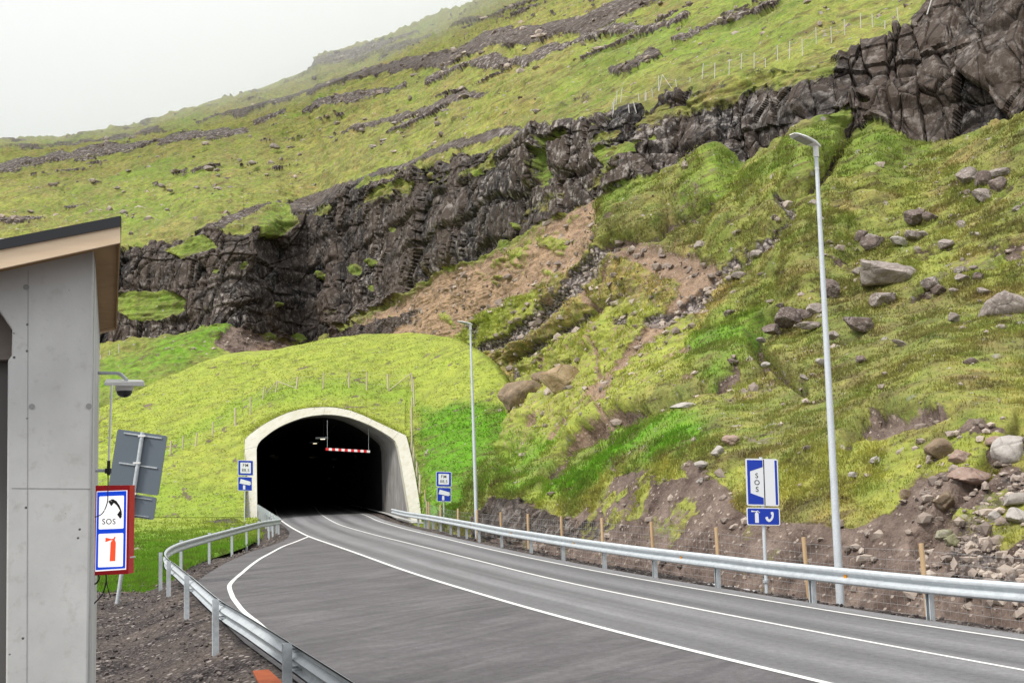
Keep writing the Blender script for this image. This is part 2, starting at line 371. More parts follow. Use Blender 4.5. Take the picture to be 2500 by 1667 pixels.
M_WIRE = mat('fence_wire', (.30, .30, .30), .6); M_RUST = wood('rusty_plate_steel', (.22, .05, .02), (.34, .09, .035), 1)
M_LBW = mat('backlit_white', (.8, .8, .8), .3, emit=(1, .98, .96), es=.55); M_LBB = mat('backlit_blue', (.006, .06, .55), .3, emit=(.0, .05, .6), es=.5)
M_LBR = mat('backlit_red', (.75, .07, .02), .3, emit=(.85, .09, .03), es=.55)
M_BARR = mat('barrier_red', (.72, .015, .02), .4); M_BARW = mat('barrier_white', (.85, .85, .85), .4)
M_LAMP = mat('tunnel_lamp_glow', (.9, .9, .8), .3, emit=(1, .85, .6), es=1.5)

# =================================================================== THE LAND
def D2(pts): return [(x * S, y * S) + tuple(r) for x, y, *r in pts]
def itp(px, pts, c=1): return np.interp(px, [p[0] for p in pts], [p[c] for p in pts])
# guide lines in source pixels
FOOT = [(-400, 1262), (1000, 1262), (1040, 1275), (1060, 1297), (1219, 1335), (1370, 1366), (1590, 1410), (1748, 1438), (1966, 1474), (2257, 1516), (2500, 1555), (2900, 1620), (3300, 1690)]
BANK = D2([(-350, 1110), (950, 1110), (985, 1150), (1010, 1168), (1065, 1165), (1080, 1120), (1105, 1080), (1130, 1070), (1180, 1105), (1280, 1105), (1400, 1070), (1480, 1045), (1560, 1020), (1640, 1015), (1750, 1035), (1850, 1025), (1950, 1000), (2050, 960), (2150, 925), (2250, 935), (2352, 965), (2720, 970)])
CB = D2([(-350, 760), (0, 775), (228, 790), (330, 780), (430, 770), (500, 760), (560, 752), (620, 772), (700, 790), (760, 762), (830, 722), (900, 690), (960, 655), (1000, 625), (1080, 598), (1180, 545), (1250, 512), (1340, 472), (1390, 448), (1470, 415), (1540, 432), (1580, 405), (1640, 362), (1720, 383), (1790, 332), (1850, 295), (1950, 342), (2010, 312), (2110, 322), (2200, 308), (2352, 258), (2720, 190)])
CT = D2([(-350, 650), (0, 620), (280, 572), (400, 557), (480, 530), (560, 540), (640, 508), (720, 495), (800, 438), (870, 418), (960, 398), (1050, 368), (1120, 345), (1180, 333), (1250, 310), (1400, 283), (1480, 248), (1560, 213), (1650, 193), (1750, 168), (1850, 147), (1950, 118), (2050, 88), (2110, 60), (2150, 5), (2352, -90), (2720, -260)])
RIDGE = D2([(-350, 345), (0, 331), (60, 324), (150, 317), (200, 306), (300, 291), (400, 263), (500, 238), (600, 206), (700, 168), (722, 157), (732, 132), (790, 122), (860, 101), (950, 60), (1050, 24), (1130, -2), (1300, -60), (1800, -220), (2352, -400), (2720, -520)])
MC = D2([(-350, 1090), (0, 1010), (222, 940), (330, 890), (450, 837), (520, 812), (640, 803), (740, 784), (820, 777), (900, 771), (980, 774), (1050, 783), (1100, 805), (1135, 836), (1165, 870), (1185, 905), (1200, 960), (1220, 1020), (1260, 1100)])

# ---- portal geometry (raked, skewed cut through a vertical-walled vault)
AX = np.array([-.214, .977, 0]); RAKE = 1.28
PO = PD(np.array([1000.]), np.array([1266.]), 79.0)[0]; PL = PD(np.array([625.]), np.array([1262.]), 84.0)[0]
PH_ = (PL - PO); PH_[2] = 0; PH_ /= np.linalg.norm(PH_)
PV = np.array([AX[0] * RAKE, AX[1] * RAKE, 1.0]); PN = np.cross(PH_, PV); PN /= np.linalg.norm(PN)
if PN[1] > 0: PN = -PN
OUTER = Z3([(278, 1205), (280, 1150), (279, 900), (278, 700), (279, 632), (330, 588), (400, 536), (460, 501), (520, 472), (580, 447), (640, 430), (690, 419), (740, 413), (820, 409), (880, 410), (930, 415), (1010, 432), (1060, 450), (1110, 470), (1200, 512), (1300, 560), (1400, 606), (1411, 640), (1440, 762), (1465, 890), (1485, 1010), (1500, 1110), (1512, 1215)])
INNER = Z3([(366, 1205), (365, 1150), (362, 900), (360, 700), (367, 672), (385, 645), (430, 607), (480, 570), (540, 536), (610, 507), (680, 483), (750, 469), (830, 461), (890, 462), (940, 468), (1010, 482), (1080, 506), (1160, 540), (1230, 578), (1290, 615), (1325, 645), (1345, 690), (1370, 820), (1392, 950), (1415, 1080), (1438, 1215)])
def on_portal(pts): a = np.array(pts); return PPl(a[:, 0], a[:, 1], PO, PN)
O3, I3 = on_portal(OUTER), on_portal(INNER)

# ---- hill loft
HS = 2.5
px = np.arange(-240, 3200, HS); nc = len(px)
sm = lambda a, w=9: np.convolve(np.pad(a, w, mode='edge'), np.ones(2 * w + 1) / (2 * w + 1), 'valid')
yF = itp(px, FOOT); zF = -.35
dF = (zF - CAMH) / k_of(px, yF)
dF = np.where(px < 1060, np.interp(px, [-400, 700, 1000, 1040, 1060], [118, 116, 90, 74, dF[np.searchsorted(px, 1060)]]), dF)
yB = itp(px, BANK)
dB = np.interp(px, [-400, 900, 1000, 1060, 1066 * 1.063, 1200, 1300, 1400, 1600, 1750, 1966, 2257, 2500, 2760], [124, 120, 98, 72, 66, 55, 51, 47, 39.5, 35.5, 31.5, 29, 26.5, 24])
# R1b: just above the bank top
yB2 = yB - np.interp(px, [-400, 1000, 1150, 1300, 2760], [20, 10, 10, 60, 110])
dB2 = np.interp(px, [-400, 900, 1040, 1100, 1170, 1240, 1300, 1400, 1600, 1750, 1966, 2257, 2500, 2760], [126, 122, 100, 97, 90, 74, 62, 55, 46, 41.5, 38, 35.5, 33.5, 31])
yM = np.interp(px, [-400, 0, 300, 800, 1000, 1116, 1240, 1300, 1450, 1600, 1900, 2300, 2760], [1010, 1000, 960, 915, 905, 900, 925, 925, 880, 860, 800, 740, 700])
dM = np.interp(px, [-400, 0, 300, 800, 1000, 1116, 1240, 1300, 1450, 1600, 1900, 2300, 2760], [138, 138, 134, 134, 124, 113, 96, 88, 73, 63, 52.5, 47, 42])
yM = np.minimum(yM, yB2 - 15)
yC = itp(px, CB); zC = np.interp(px, [-400, 700, 1000, 1250, 1900, 2400, 2760], [22.5, 22.3, 24.8, 24, 23.8, 21.8, 21])
yCs = sm(yC, 30)
dC = (zC - CAMH) / k_of(px, yCs); dC = sm(dC, 14)
yT = itp(px, CT); yTs = sm(yT, 24)
kC, kT = k_of(px, yCs), k_of(px, yTs)
dT = (CAMH - (CAMH + kC * dC) + 1.9 * dC) / (1.9 - kT)
dT = np.maximum(dT, dC + 1.2)
zT = CAMH + kT * dT
yR = itp(px, RIDGE); kR = k_of(px, yR)
MU = np.maximum(np.interp(px, [-400, 0, 1250, 2760], [.36, .37, .50, .60]), kR + .09)
dR = (CAMH - zT + MU * dT) / (MU - kR); dR = sm(np.minimum(dR, 330), 20)
rows = [(yF, dF, 0), (yB, dB, 118), (yB2, dB2, 26), (yM, dM, 72), (yC, dC, 170), (yT, dT, 112), (yR, dR, 185), (yR - 4, dR + 12, 3), (yR - 4, dR + 140, 3)]
Y, DD, TT = [], [], []
for i in range(len(rows) - 1):
    (ya, da, _), (yb, db, n) = rows[i], rows[i + 1]
    for j in range(n):
        t = j / n; Y.append(ya + (yb - ya) * t); DD.append(1 / (1 / da + (1 / db - 1 / da) * t)); TT.append(np.full(nc, i + t))
Y.append(rows[-1][0]); DD.append(rows[-1][1]); TT.append(np.full(nc, len(rows) - 1.0))
Y, DD, TT = map(np.array, (Y, DD, TT)); nr = len(Y)
# round the joints between the facets, vertically
def vsm(A, n):
    for _ in range(n):
        B = A.copy(); B[1:-1] = (A[:-2] + 2 * A[1:-1] + A[2:]) / 4; A = B
    return A
lastrow = nr - 8
inv = 1 / DD; inv[:lastrow] = vsm(inv[:lastrow], 40)
DD = 1 / inv
PX = np.broadcast_to(px, Y.shape)
V0 = PD(PX.ravel(), Y.ravel(), DD.ravel())
X2, Y2 = (PX / S).ravel(), (Y / S).ravel()      # survey sheet coordinates
t_ = TT.ravel()
def gnormal(V, nr, nc):
    G = V.reshape(nr, nc, 3); a = np.gradient(G, axis=1); b = np.gradient(G, axis=0)
    n = np.cross(a, b); n /= np.linalg.norm(n, axis=2, keepdims=True) + 1e-9
    n[n[..., 1] > 0] *= -1
    return n.reshape(-1, 3)
N0 = gnormal(V0, nr, nc)
# ragged sheet coordinates: region borders wander
wx = (fbm(V0 * .35, 4, 5) - .5) ; wy = (fbm(V0 * .35 + 50, 4, 9) - .5)
wf = (fbm(V0 * 1.6, 3, 15) - .5)
dep = DD.ravel(); wsc = np.clip(1400 / dep, 8, 34)
xs = X2 + wx * wsc * 1.5 + wf * wsc * .5; ys = Y2 + wy * wsc * 1.5 + wf * wsc * .5
def pl(*p): return [(a, b, c) for a, b, c in p]
rock = np.zeros(len(xs)); soil = rock.copy(); scree = rock.copy(); lush = rock.copy()
orange = rock.copy(); yellow = rock.copy(); dry = rock.copy(); lichen = np.full(len(xs), .35); ledge = rock.copy()
def paint(arr, sd, soft=5, v=1.0): np.maximum(arr, v * sstep(soft, -soft, sd), out=arr)
def erase(arr, sd, soft=5, v=1.0): arr *= 1 - v * sstep(soft, -soft, sd)
# the great cliff between its foot and its brow
cl = poly_sd(xs, ys, [(a[0] / S, a[1] / S) for a in CB] + [(a[0] / S, a[1] / S) for a in CT][::-1], 300)
paint(rock, cl, 6)
paint(rock, poly_sd(xs, ys, [(640, 480), (720, 445), (800, 418), (850, 400), (800, 445), (720, 495), (650, 500)]), 5)
for p in ([(850, 405, 7), (960, 375, 8), (1040, 345, 9), (1170, 300, 9), (1250, 292, 7)], [(400, 560, 10), (560, 500, 9), (640, 470, 5)],
          [(1340, 290, 6), (1400, 270, 10), (1470, 245, 8)]):
    paint(rock, seg_sd(xs, ys, p), 5, .8)
# upper ledges
ledn = fbm(V0 * .09 + 31, 4, 19, .6)
def led(p, v=1.0, li=.6):
    p = [(a_, b_, c_ * .72) for a_, b_, c_ in p]; sd = seg_sd(xs, ys, p) + (ledn - .5) * 22; paint(rock, sd, 4, v); paint(ledge, sd, 5, 1); m = sstep(10, 0, sd); lichen[:] = np.maximum(lichen, m * li)
led(pl((-80, 395, 5), (60, 373, 7), (110, 366, 8), (180, 364, 9), (300, 343, 10), (360, 332, 6), (420, 322, 8), (500, 306, 9), (560, 297, 7)), li=1)
led(pl((585, 283, 4), (630, 272, 7), (655, 262, 5)), li=.9)
led(pl((-80, 352, 4), (100, 341, 7), (250, 320, 6), (360, 309, 6), (430, 300, 3)), .75, .3)
led(pl((420, 300, 5), (500, 272, 6), (560, 266, 8), (620, 238, 7), (700, 212, 10), (780, 195, 15), (870, 170, 17), (960, 150, 17), (1020, 145, 18), (1100, 110, 22), (1200, 90, 24), (1290, 64, 20), (1400, 35, 20), (1500, 0, 22), (1700, -60, 26)), .95, .25)
led(pl((560, 240, 3), (700, 185, 4), (900, 110, 6), (1050, 60, 6), (1180, 20, 5)), .6, .3)
led(pl((722, 150, 9), (770, 136, 9), (830, 122, 8), (900, 100, 8), (960, 70, 4)), 1, 1)
led(pl((700, 258, 8), (745, 250, 12), (800, 240, 12), (850, 222, 11), (930, 196, 4)), 1, .8)
led(pl((985, 186, 5), (1060, 160, 8), (1130, 150, 9), (1210, 132, 11), (1260, 112, 12), (1330, 95, 10), (1400, 82, 9), (1480, 64, 7)), 1, .9)
led(pl((640, 320, 3), (800, 300, 3), (870, 285, 6), (930, 270, 9), (980, 262, 7), (1020, 236, 9), (1075, 214, 6), (1130, 196, 2)), .9, .5)
led(pl((1440, 98, 4), (1500, 88, 8), (1550, 80, 7), (1595, 62, 5)), 1, .9)
led(pl((1400, 166, 3), (1440, 158, 6), (1515, 134, 5)), .8, .3); led(pl((1820, 34, 3), (1900, 18, 6), (1965, 4, 4)), .9, .8)
led(pl((1190, 250, 2), (1300, 232, 3), (1350, 222, 2)), .5, .2); led(pl((520, 200, 0), (600, 205, 4), (720, 162, 4)), .5, .5)
led(pl((150, 318, 3), (300, 294, 3), (420, 262, 3), (500, 243, 2)), .6, .3)
# scattered outcrops above and below the cliff, stretched along the beds
along = V0 @ np.array([.93, -.36, 0]); pr = np.stack([along * .06, V0[:, 2] * .42, V0[:, 1] * .03], 1)
oc = fbm(pr, 5, 31, .62); oc2 = fbm(pr * 2.7 + 9, 4, 37, .6)
up = sstep(5.05, 5.3, t_) * sstep(7.2, 6.9, t_)
outc = sstep(.675, .72, oc + .25 * (oc2 - .5)) * up
paint_v = np.maximum(rock, outc * .95); rock[:] = paint_v; ledge[:] = np.maximum(ledge, outc); lichen[:] = np.maximum(lichen, outc * .8)
low = sstep(2.3, 2.8, t_) * sstep(4.0, 3.7, t_)
pr2 = np.stack([V0[:, 0] * .25, V0[:, 2] * .5, V0[:, 1] * .25], 1); oc3 = fbm(pr2, 5, 51, .6)
o3 = sstep(.655, .70, oc3) * low * sstep(1250, 1450, X2); soil[:] = np.maximum(soil, o3 * .75)
# grass tongues and shelves inside the cliff
for p in ([(1560, 500), (1600, 420), (1650, 357), (1690, 360), (1712, 400), (1650, 470)], [(1680, 470), (1760, 385), (1850, 310), (1965, 252), (1975, 285), (1925, 335), (1900, 400)],
          [(1905, 430), (1960, 350), (2010, 309), (2060, 318), (2150, 340), (2000, 420)], [(590, 520), (625, 475), (665, 480), (680, 520), (640, 545), (600, 545)],
          [(262, 690), (300, 672), (380, 668), (435, 690), (425, 715), (360, 735), (300, 735), (262, 712)], [(1245, 350), (1290, 345), (1282, 430), (1262, 440), (1245, 400)],
          [(1366, 350), (1440, 320), (1480, 330), (1430, 370), (1395, 400)], [(380, 575), (470, 540), (500, 570), (420, 600)], [(1250, 325), (1330, 312), (1320, 335), (1262, 345)]):
    sd = poly_sd(xs, ys, p); erase(rock, sd, 5)
    paint(lush, sd, 10, .35)
for x, y, r in ((810, 618, 17), (850, 605, 12), (640, 700, 9), (735, 630, 11), (500, 620, 8), (1160, 560, 15), (1190, 520, 8), (850, 660, 8), (560, 610, 9), (900, 530, 7), (1420, 500, 10), (620, 775, 14), (690, 772, 14), (1100, 400, 8), (2000, 250, 10), (1500, 320, 10), (1700, 215, 8)):
    sd = np.hypot(xs - x, (ys - y) * 1.3) - r; erase(rock, sd, 6); paint(lush, sd, 8, .4)
gapn = sstep(.565, .63, fbm(np.stack([V0[:, 0] * .11, V0[:, 1] * .11, V0[:, 2] * .42], 1), 4, 77)) * sstep(0, 30, -cl + 12) * sstep(80, 5, -cl)
rock *= 1 - gapn * .9 * sstep(4, 4.2, t_)
# bare earth
ORG = [(1365, 452), (1300, 488), (1240, 525), (1180, 555), (1080, 605), (1000, 630), (960, 665), (880, 705), (800, 755), (730, 785), (600, 790), (560, 830), (1020, 830), (1050, 770), (1120, 715), (1240, 660), (1320, 620), (1390, 575), (1397, 525), (1365, 500)]
sd = poly_sd(xs, ys, ORG); paint(soil, sd, 22); paint(orange, sd, 20, .9); erase(rock, sd, 6)
paint(rock, poly_sd(xs, ys, [(700, 800), (760, 765), (850, 735), (960, 705), (930, 740), (830, 790)]), 7, .85)
sd = poly_sd(xs, ys, [(500, 800), (530, 760), (560, 742), (620, 775), (700, 790), (690, 815), (560, 815)]); paint(soil, sd, 6)
sd = poly_sd(xs, ys, [(1400, 575), (1480, 565), (1560, 580), (1640, 590), (1655, 640), (1600, 690), (1520, 735), (1480, 745), (1540, 690), (1560, 640), (1450, 610)]); paint(soil, sd, 22, .85); paint(orange, sd, 14, .45)
sd = seg_sd(xs, ys, pl((1480, 735, 12), (1560, 705, 20), (1620, 670, 16))); paint(scree, sd, 10, .9)
for p in ([(1168, 872, 13), (1172, 835, 14), (1225, 795, 12), (1300, 748, 9), (1370, 705, 8), (1420, 668, 6)], [(1100, 802, 10), (1180, 772, 14), (1250, 722, 14), (1290, 690, 16), (1330, 645, 20), (1390, 600, 16), (1420, 580, 10)],
          [(1700, 610, 6), (1760, 568, 12), (1830, 510, 9), (1800, 470, 5)], [(1630, 640, 8), (1690, 600, 12)]):
    paint(scree, seg_sd(xs, ys, p), 12)
for p in ([(1400, 580, 5), (1500, 553, 4), (1580, 498, 5), (1640, 462, 4), (1700, 440, 2)], [(1820, 475, 4), (1870, 432, 5), (1935, 370, 5), (1965, 345, 4)], [(2290, 470, 2), (2352, 410, 4), (2450, 350, 4)],
          [(1840, 880, 7), (1735, 800, 7), (1728, 745, 5)], [(1240, 1120, 8), (1300, 1035, 12), (1345, 1000, 14), (1420, 962, 13), (1490, 945, 8)], [(1190, 1170, 14), (1260, 1120, 10)],
          [(1520, 900, 5), (1590, 862, 4)], [(1620, 895, 4), (1690, 838, 7)], [(1460, 1290, 5), (1330, 630, 5)]):
    paint(soil, seg_sd(xs, ys, p), 5)
paint(soil, poly_sd(xs, ys, [(1920, 1030), (1955, 965), (1985, 925), (2060, 935), (2150, 915), (2190, 925), (2200, 950), (2120, 960), (2040, 1000), (1960, 1020)]), 7)
paint(soil, poly_sd(xs, ys, [(1560, 790), (1600, 800), (1600, 820), (1570, 815)]), 5, .8)
thin = poly_sd(xs, ys, [(1120, 1010), (1150, 900), (1090, 800), (1250, 650), (1380, 590), (1640, 600), (1700, 650), (1600, 760), (1590, 860), (1450, 930), (1290, 1030), (1180, 1080)])
paint(soil, thin, 25, .40); paint(orange, thin, 25, .6); paint(dry, thin, 25, .9)
ss_ = fbm(np.stack([(V0[:, 0] * .8 - V0[:, 2] * .8) * .5, V0[:, 1] * .06, (V0[:, 0] + V0[:, 2]) * .05], 1), 4, 57, .6)
paint(soil, np.where(ss_ > .55, -1., 1.) * 30 + np.maximum(thin, -30) * 1.0 + 30, 30, .75)
wide = sstep(.56, .66, fbm(V0 * .30 + 3, 5, 59, .62)) * (t_ > 1.2) * (t_ < 3.97); soil[:] = np.maximum(soil, wide * .38)
strk = fbm(np.stack([(V0[:, 0] - V0[:, 2] * .5) * .10, V0[:, 1] * .10, (V0[:, 2] + V0[:, 0] * .8) * .30], 1), 4, 58, .62)
inorg = sstep(10, -25, poly_sd(xs, ys, ORG)); soil *= 1 - inorg * .6 * sstep(.54, .70, strk); yellow[:] = np.maximum(yellow, inorg * .6); scree[:] = np.maximum(scree, inorg * sstep(.46, .34, strk) * .42)
# the cut bank beside the road
BK = [(1060, 1300), (1085, 1180), (1130, 1150), (1190, 1145), (1215, 1172), (1262, 1165), (1290, 1185), (1330, 1180), (1390, 1125), (1450, 1088), (1520, 1068), (1590, 1062), (1650, 1105), (1700, 1165), (1760, 1190), (1850, 1215), (1950, 1215), (2020, 1180), (2075, 1130), (2105, 1090), (2135, 1040), (2180, 990), (2250, 965), (2320, 985), (2700, 990), (2700, 1700), (1060, 1700)]
sd = poly_sd(xs, ys, BK, 400); paint(soil, sd, 14); bank = sstep(6, -6, sd); bg_ = sstep(.56, .64, fbm(V0 * .7 + 5, 4, 65, .6)) * bank * np.interp(ys, [1050, 1150, 1300], [1, .8, .35]); soil *= 1 - .8 * bg_; yellow[:] = np.maximum(yellow, bg_ * .6); dry[:] = np.maximum(dry, bg_ * .7)
paint(rock, poly_sd(xs, ys, [(1075, 1230), (1080, 1190), (1140, 1150), (1200, 1140), (1270, 1180), (1330, 1195), (1300, 1240), (1150, 1245)]), 8, .8)
paint(rock, poly_sd(xs, ys, [(1230, 1250), (1330, 1185), (1400, 1200), (1370, 1260)]), 8, .55)
sd = poly_sd(xs, ys, [(2160, 1330), (2180, 1220), (2260, 1120), (2352, 1060), (2720, 950), (2720, 1400), (2400, 1400)]); paint(scree, sd, 14, .48)
for p in ([(1610, 1090), (1680, 1060), (1800, 1060), (1950, 1010), (2090, 1010), (2130, 1040), (2080, 1120), (2030, 1190), (1900, 1130), (1830, 1150), (1760, 1130), (1680, 1120)],
          [(1500, 1060), (1560, 1055), (1570, 1105), (1510, 1115)], [(1190, 1120), (1290, 1090), (1310, 1150), (1290, 1200), (1250, 1165)], [(2260, 1190), (2352, 1150), (2400, 1230), (2300, 1270)], [(1350, 1150), (1400, 1100), (1420, 1120), (1370, 1180)], [(1200, 1400), (1560, 1330), (1560, 1345), (1230, 1425)]):
    sd = poly_sd(xs, ys, p); erase(soil, sd, 9, .8); erase(scree, sd, 9, .8)
    paint(yellow, sd, 12, .55); paint(dry, sd, 14, .8); paint(soil, sd, 12, .30)
paint(dry, poly_sd(xs, ys, [(1620, 1100), (1720, 1100), (1730, 1180), (1660, 1200)]), 12, 1.)
# grass kinds
for p, v in (([(940, 900), (1080, 905), (1165, 975), (1140, 1040), (1085, 1140), (1070, 1200), (940, 1200)], 1), ([(1235, 1130), (1300, 1070), (1390, 1010), (1450, 965), (1560, 950), (1640, 985), (1620, 1020), (1500, 1060), (1400, 1110), (1330, 1140)], 1),
             ([(1590, 790), (1650, 730), (1740, 690), (1760, 750), (1740, 800), (1640, 870), (1590, 850)], .7), ([(150, 1000), (235, 840), (400, 775), (530, 735), (560, 770), (470, 850), (330, 900), (240, 960)], .75),
             ([(1085, 1140), (1130, 1040), (1220, 980), (1300, 990), (1280, 1040), (1240, 1100), (1190, 1140)], .75), ([(1370, 460), (1480, 395), (1530, 420), (1480, 470), (1400, 540)], .45), ([(1400, 60), (1900, 40), (1800, 110), (1350, 190), (1250, 240)], .35), ([(150, 470), (500, 420), (600, 440), (300, 540)], .3), ([(2000, 1080), (2150, 1000), (2240, 940), (2300, 960), (2180, 1020)], .5)):
    paint(lush, poly_sd(xs + wx * 40, ys + wy * 40, p), 30, v * (.55 + .45 * sstep(.35, .6, fbm(V0 * .5, 3, 63))))
sd = poly_sd(xs, ys, [(1120, 1000), (1150, 900), (1200, 810), (1330, 720), (1450, 680), (1600, 740), (1600, 850), (1450, 940), (1300, 1030), (1180, 1090)]); paint(yellow, sd, 22, .75); paint(dry, sd, 22, .55)
sd = poly_sd(xs, ys, [(950, 790), (1100, 700), (1250, 660), (1250, 740), (1150, 800), (1000, 830)]); paint(yellow, sd, 14, .7)
paint(dry, sstep(.5, .7, fbm(V0 * .09, 3, 61)) * 0 + np.where(t_ < 3.95, 0.0, 9.), 1, 0) if False else None
dry[:] = np.maximum(dry, sstep(.50, .72, fbm(V0 * .08, 3, 61)) * .45)
lush[:] = np.maximum(lush, sstep(.56, .74, fbm(V0 * .05 + 7, 3, 67)) * .35 * sstep(4.9, 5.1, t_))
lichen[:] = np.maximum(lichen, sstep(.52, .62, fbm(V0 * .12, 3, 71)) * .75)
lichen[:] = np.where((X2 > 1150) & (X2 < 1560) & (Y2 > 270) & (Y2 < 480), np.maximum(lichen, .8), lichen)
scree[:] = np.maximum(scree, sstep(.64, .69, fbm(V0 * .5, 4, 83)) * .6 * sstep(3.95, 3.6, t_) * sstep(2, 2.4, t_) * (yellow > .3))

# ---- relief
rk = sstep(.35, .65, rock + (fbm(V0 * 1.3, 3, 91) - .5) * .5)
bsc = np.clip(dep / 90, .5, 1.6)
idx = np.where(rock > .05)[0]; disp = np.zeros(len(xs))
q = V0[idx].copy(); q += (fbm(q * .3, 2, 101)[:, None] - .5) * .7
Qd = q @ np.array([.93, -.36, 0]); Qn = q @ np.array([.36, .93, 0])
f1, f2, c1, T1 = worley(np.stack([Qd / 3.6, Qn / 9.0, q[:, 2] / 12], 1), 3, True)
g1, g2, c2, T2 = worley(np.stack([Qd / 1.6, Qn / 7.0, q[:, 2] / 4.6], 1), 13, True)
h1, h2, c3, T3 = worley(q / np.array([.8, .8, 1.1]), 23, True)
nr_ = np.interp(dep[idx], [50, 75, 110], [.45, .7, 1.0]); blk = ((c1 - .5) * 1.15 + T1 * 1.0 - .38 * sstep(.07, 0, f2 - f1)) * nr_ + (c2 - .5) * .50 + T2 * .5 + (c3 - .5) * .08 - .22 * sstep(.08, 0, g2 - g1)
tone = c1 * .6 + c2 * .4
beds = (fbm(np.stack([Qd * .03, Qn * .03, q[:, 2] * .22 + 3], 1), 2, 111) - .5) * 2.4
amp = np.where(t_[idx] > 5.02, .13, 1.15) * np.where(t_[idx] < 3.9, .35, 1.0)
uz = q[:, 2] / 4.2 + (Qd * .012) + 1.6 * (fbm(np.stack([Qd * .05, Qn * .05, q[:, 2] * .03], 1), 3, 115) - .5); fz = uz - np.floor(uz); beds = beds - .7 * sstep(.24, .03, fz) * sstep(.35, .55, fbm(np.stack([Qd * .12, Qn * .1, np.floor(uz) * 3.1], 1), 2, 117)) + .3 * (1 - fz)
disp[idx] += rk[idx] * amp * (blk + beds); otone = np.zeros(len(xs)); otone[idx] = np.where(t_[idx] > 5.05, .8 + .4 * tone, tone)
disp += ledge * rk * .35 * bsc + rk * np.where(t_ > 4.9, .15, .0)
# grass relief: hummocks and sheep terraces
gw = 1 - rk
terr = fbm(np.stack([V0[:, 0] * .16, V0[:, 1] * .16, V0[:, 2] * 1.5], 1), 4, 121, .6) - .5
hum = fbm(V0 * .35, 4, 131, .55) - .5; hum2 = fbm(V0 * 1.5, 3, 141) - .5
gs = np.interp(dep, [25, 60, 120, 300], [.35, .6, 1.0, 1.6])
disp += gw * (terr * 1.5 * gs + hum * 1.5 * gs + hum2 * .35) * np.where(soil > .5, .55, 1)
big = fbm(np.stack([V0[:, 0] * .045, V0[:, 1] * .045, V0[:, 2] * .045], 1), 3, 151) - .5
disp += big * np.interp(t_, [0, 1, 3, 4, 5, 5.5, 6.6, 7], [0, .6, 2.2, 1.5, 1.5, 5, 6, 1])
# overhanging turf above bare soil, gullies
sl_ = sstep(.3, .7, soil); disp -= sl_ * .35 * sstep(1, .2, bank); disp -= sstep(.3, .8, scree) * .5
f1, f2, c1 = worley(V0[(scree > .2) | (soil > .4)] / .33, 33); disp[(scree > .2) | (soil > .4)] += (c1 - .5) * .12 + .10 * (f1 < .3) * (c1 > .7)
for p, dp in (([(1240, 1120, 6), (1300, 1040, 10), (1345, 1005, 12), (1420, 968, 10), (1490, 948, 6), (1600, 900, 5), (1750, 840, 6)], .9), ([(1840, 885, 6), (1735, 800, 8), (1728, 745, 6), (1800, 715, 6)], .9), ([(1400, 580, 4), (1500, 553, 4), (1580, 498, 4), (1700, 440, 2)], .9),
              ([(1168, 872, 12), (1172, 835, 14), (1225, 795, 12), (1420, 668, 6)], .8), ([(1820, 475, 4), (1870, 432, 5), (1965, 345, 4)], .8), ([(1930, 1020, 8), (1985, 950, 16), (2060, 950, 18), (2190, 935, 10)], .7), ([(2340, 985, 20), (2250, 1080, 14), (2100, 1260, 14)], .9)):
    disp -= dp * sstep(14, -4, seg_sd(xs, ys, p))
for p, dp in (([(1330, 985, 8), (1440, 930, 10), (1560, 850, 12), (1690, 790, 14)], .5), ([(1640, 365, 10), (1500, 500, 22), (1400, 570, 20)], 1.0), ([(1955, 262, 10), (1850, 380, 30), (1700, 520, 34)], 1.2), ([(2030, 320, 14), (1950, 460, 40), (1850, 600, 40)], .9), ([(520, 745, 6), (430, 820, 20), (330, 890, 20)], 1.2)):
    disp += dp * sstep(60, -10, seg_sd(xs, ys, p))
fade = sstep(0, .12, t_); disp *= np.where(t_ > 7.2, 0, 1) * fade
disp *= np.interp(X2, [1040, 1130, 1180], [.4, .7, 1]) * np.where(t_ < 2.5, 1, 1) if False else 1
kb = np.interp(t_, [0, .9, 1.1, 2.0, 2.2], [.5, .45, .6, .8, 1]); disp *= kb
V = V0 + N0 * disp[:, None]
dirs = V0[:, :2] / np.linalg.norm(V0[:, :2], axis=1, keepdims=True)
orange = orange * (1 - rk) + otone * rk; mA = np.stack([rock, soil, scree, lush], 1); mB = np.stack([orange, yellow, dry, lichen], 1)
hf = grid_faces(nr, nc); fx_ = X2[hf[:, 0]] * S; keep = ~((fx_ < 1012) & (Y2[hf[:, 0]] * S > itp(fx_, MC) + 45)); hf = hf[keep]
me = np_mesh('hillside', V, hf, True, {'mA': mA, 'mB': mB})
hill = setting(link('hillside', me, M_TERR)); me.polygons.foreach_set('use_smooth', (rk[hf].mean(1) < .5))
HV = V.reshape(nr, nc, 3); HY = Y
def hill_at(sx_, sy_):
    """world point on the hillside at survey-sheet coordinates"""
    x, y = sx_ * S, sy_ * S; c = int(round((x - px[0]) / HS)); c = max(0, min(nc - 1, c))
    r = int(np.argmin(np.abs(HY[:lastrow, c] - y))); return Vector(HV[r, c])

# ---- grassy mound over the portal
mx = np.arange(-240, 1330, HS); mcn = len(mx)
ymc = sm(itp(mx, MC), 4); ymf = np.full(mcn, 1262.0)
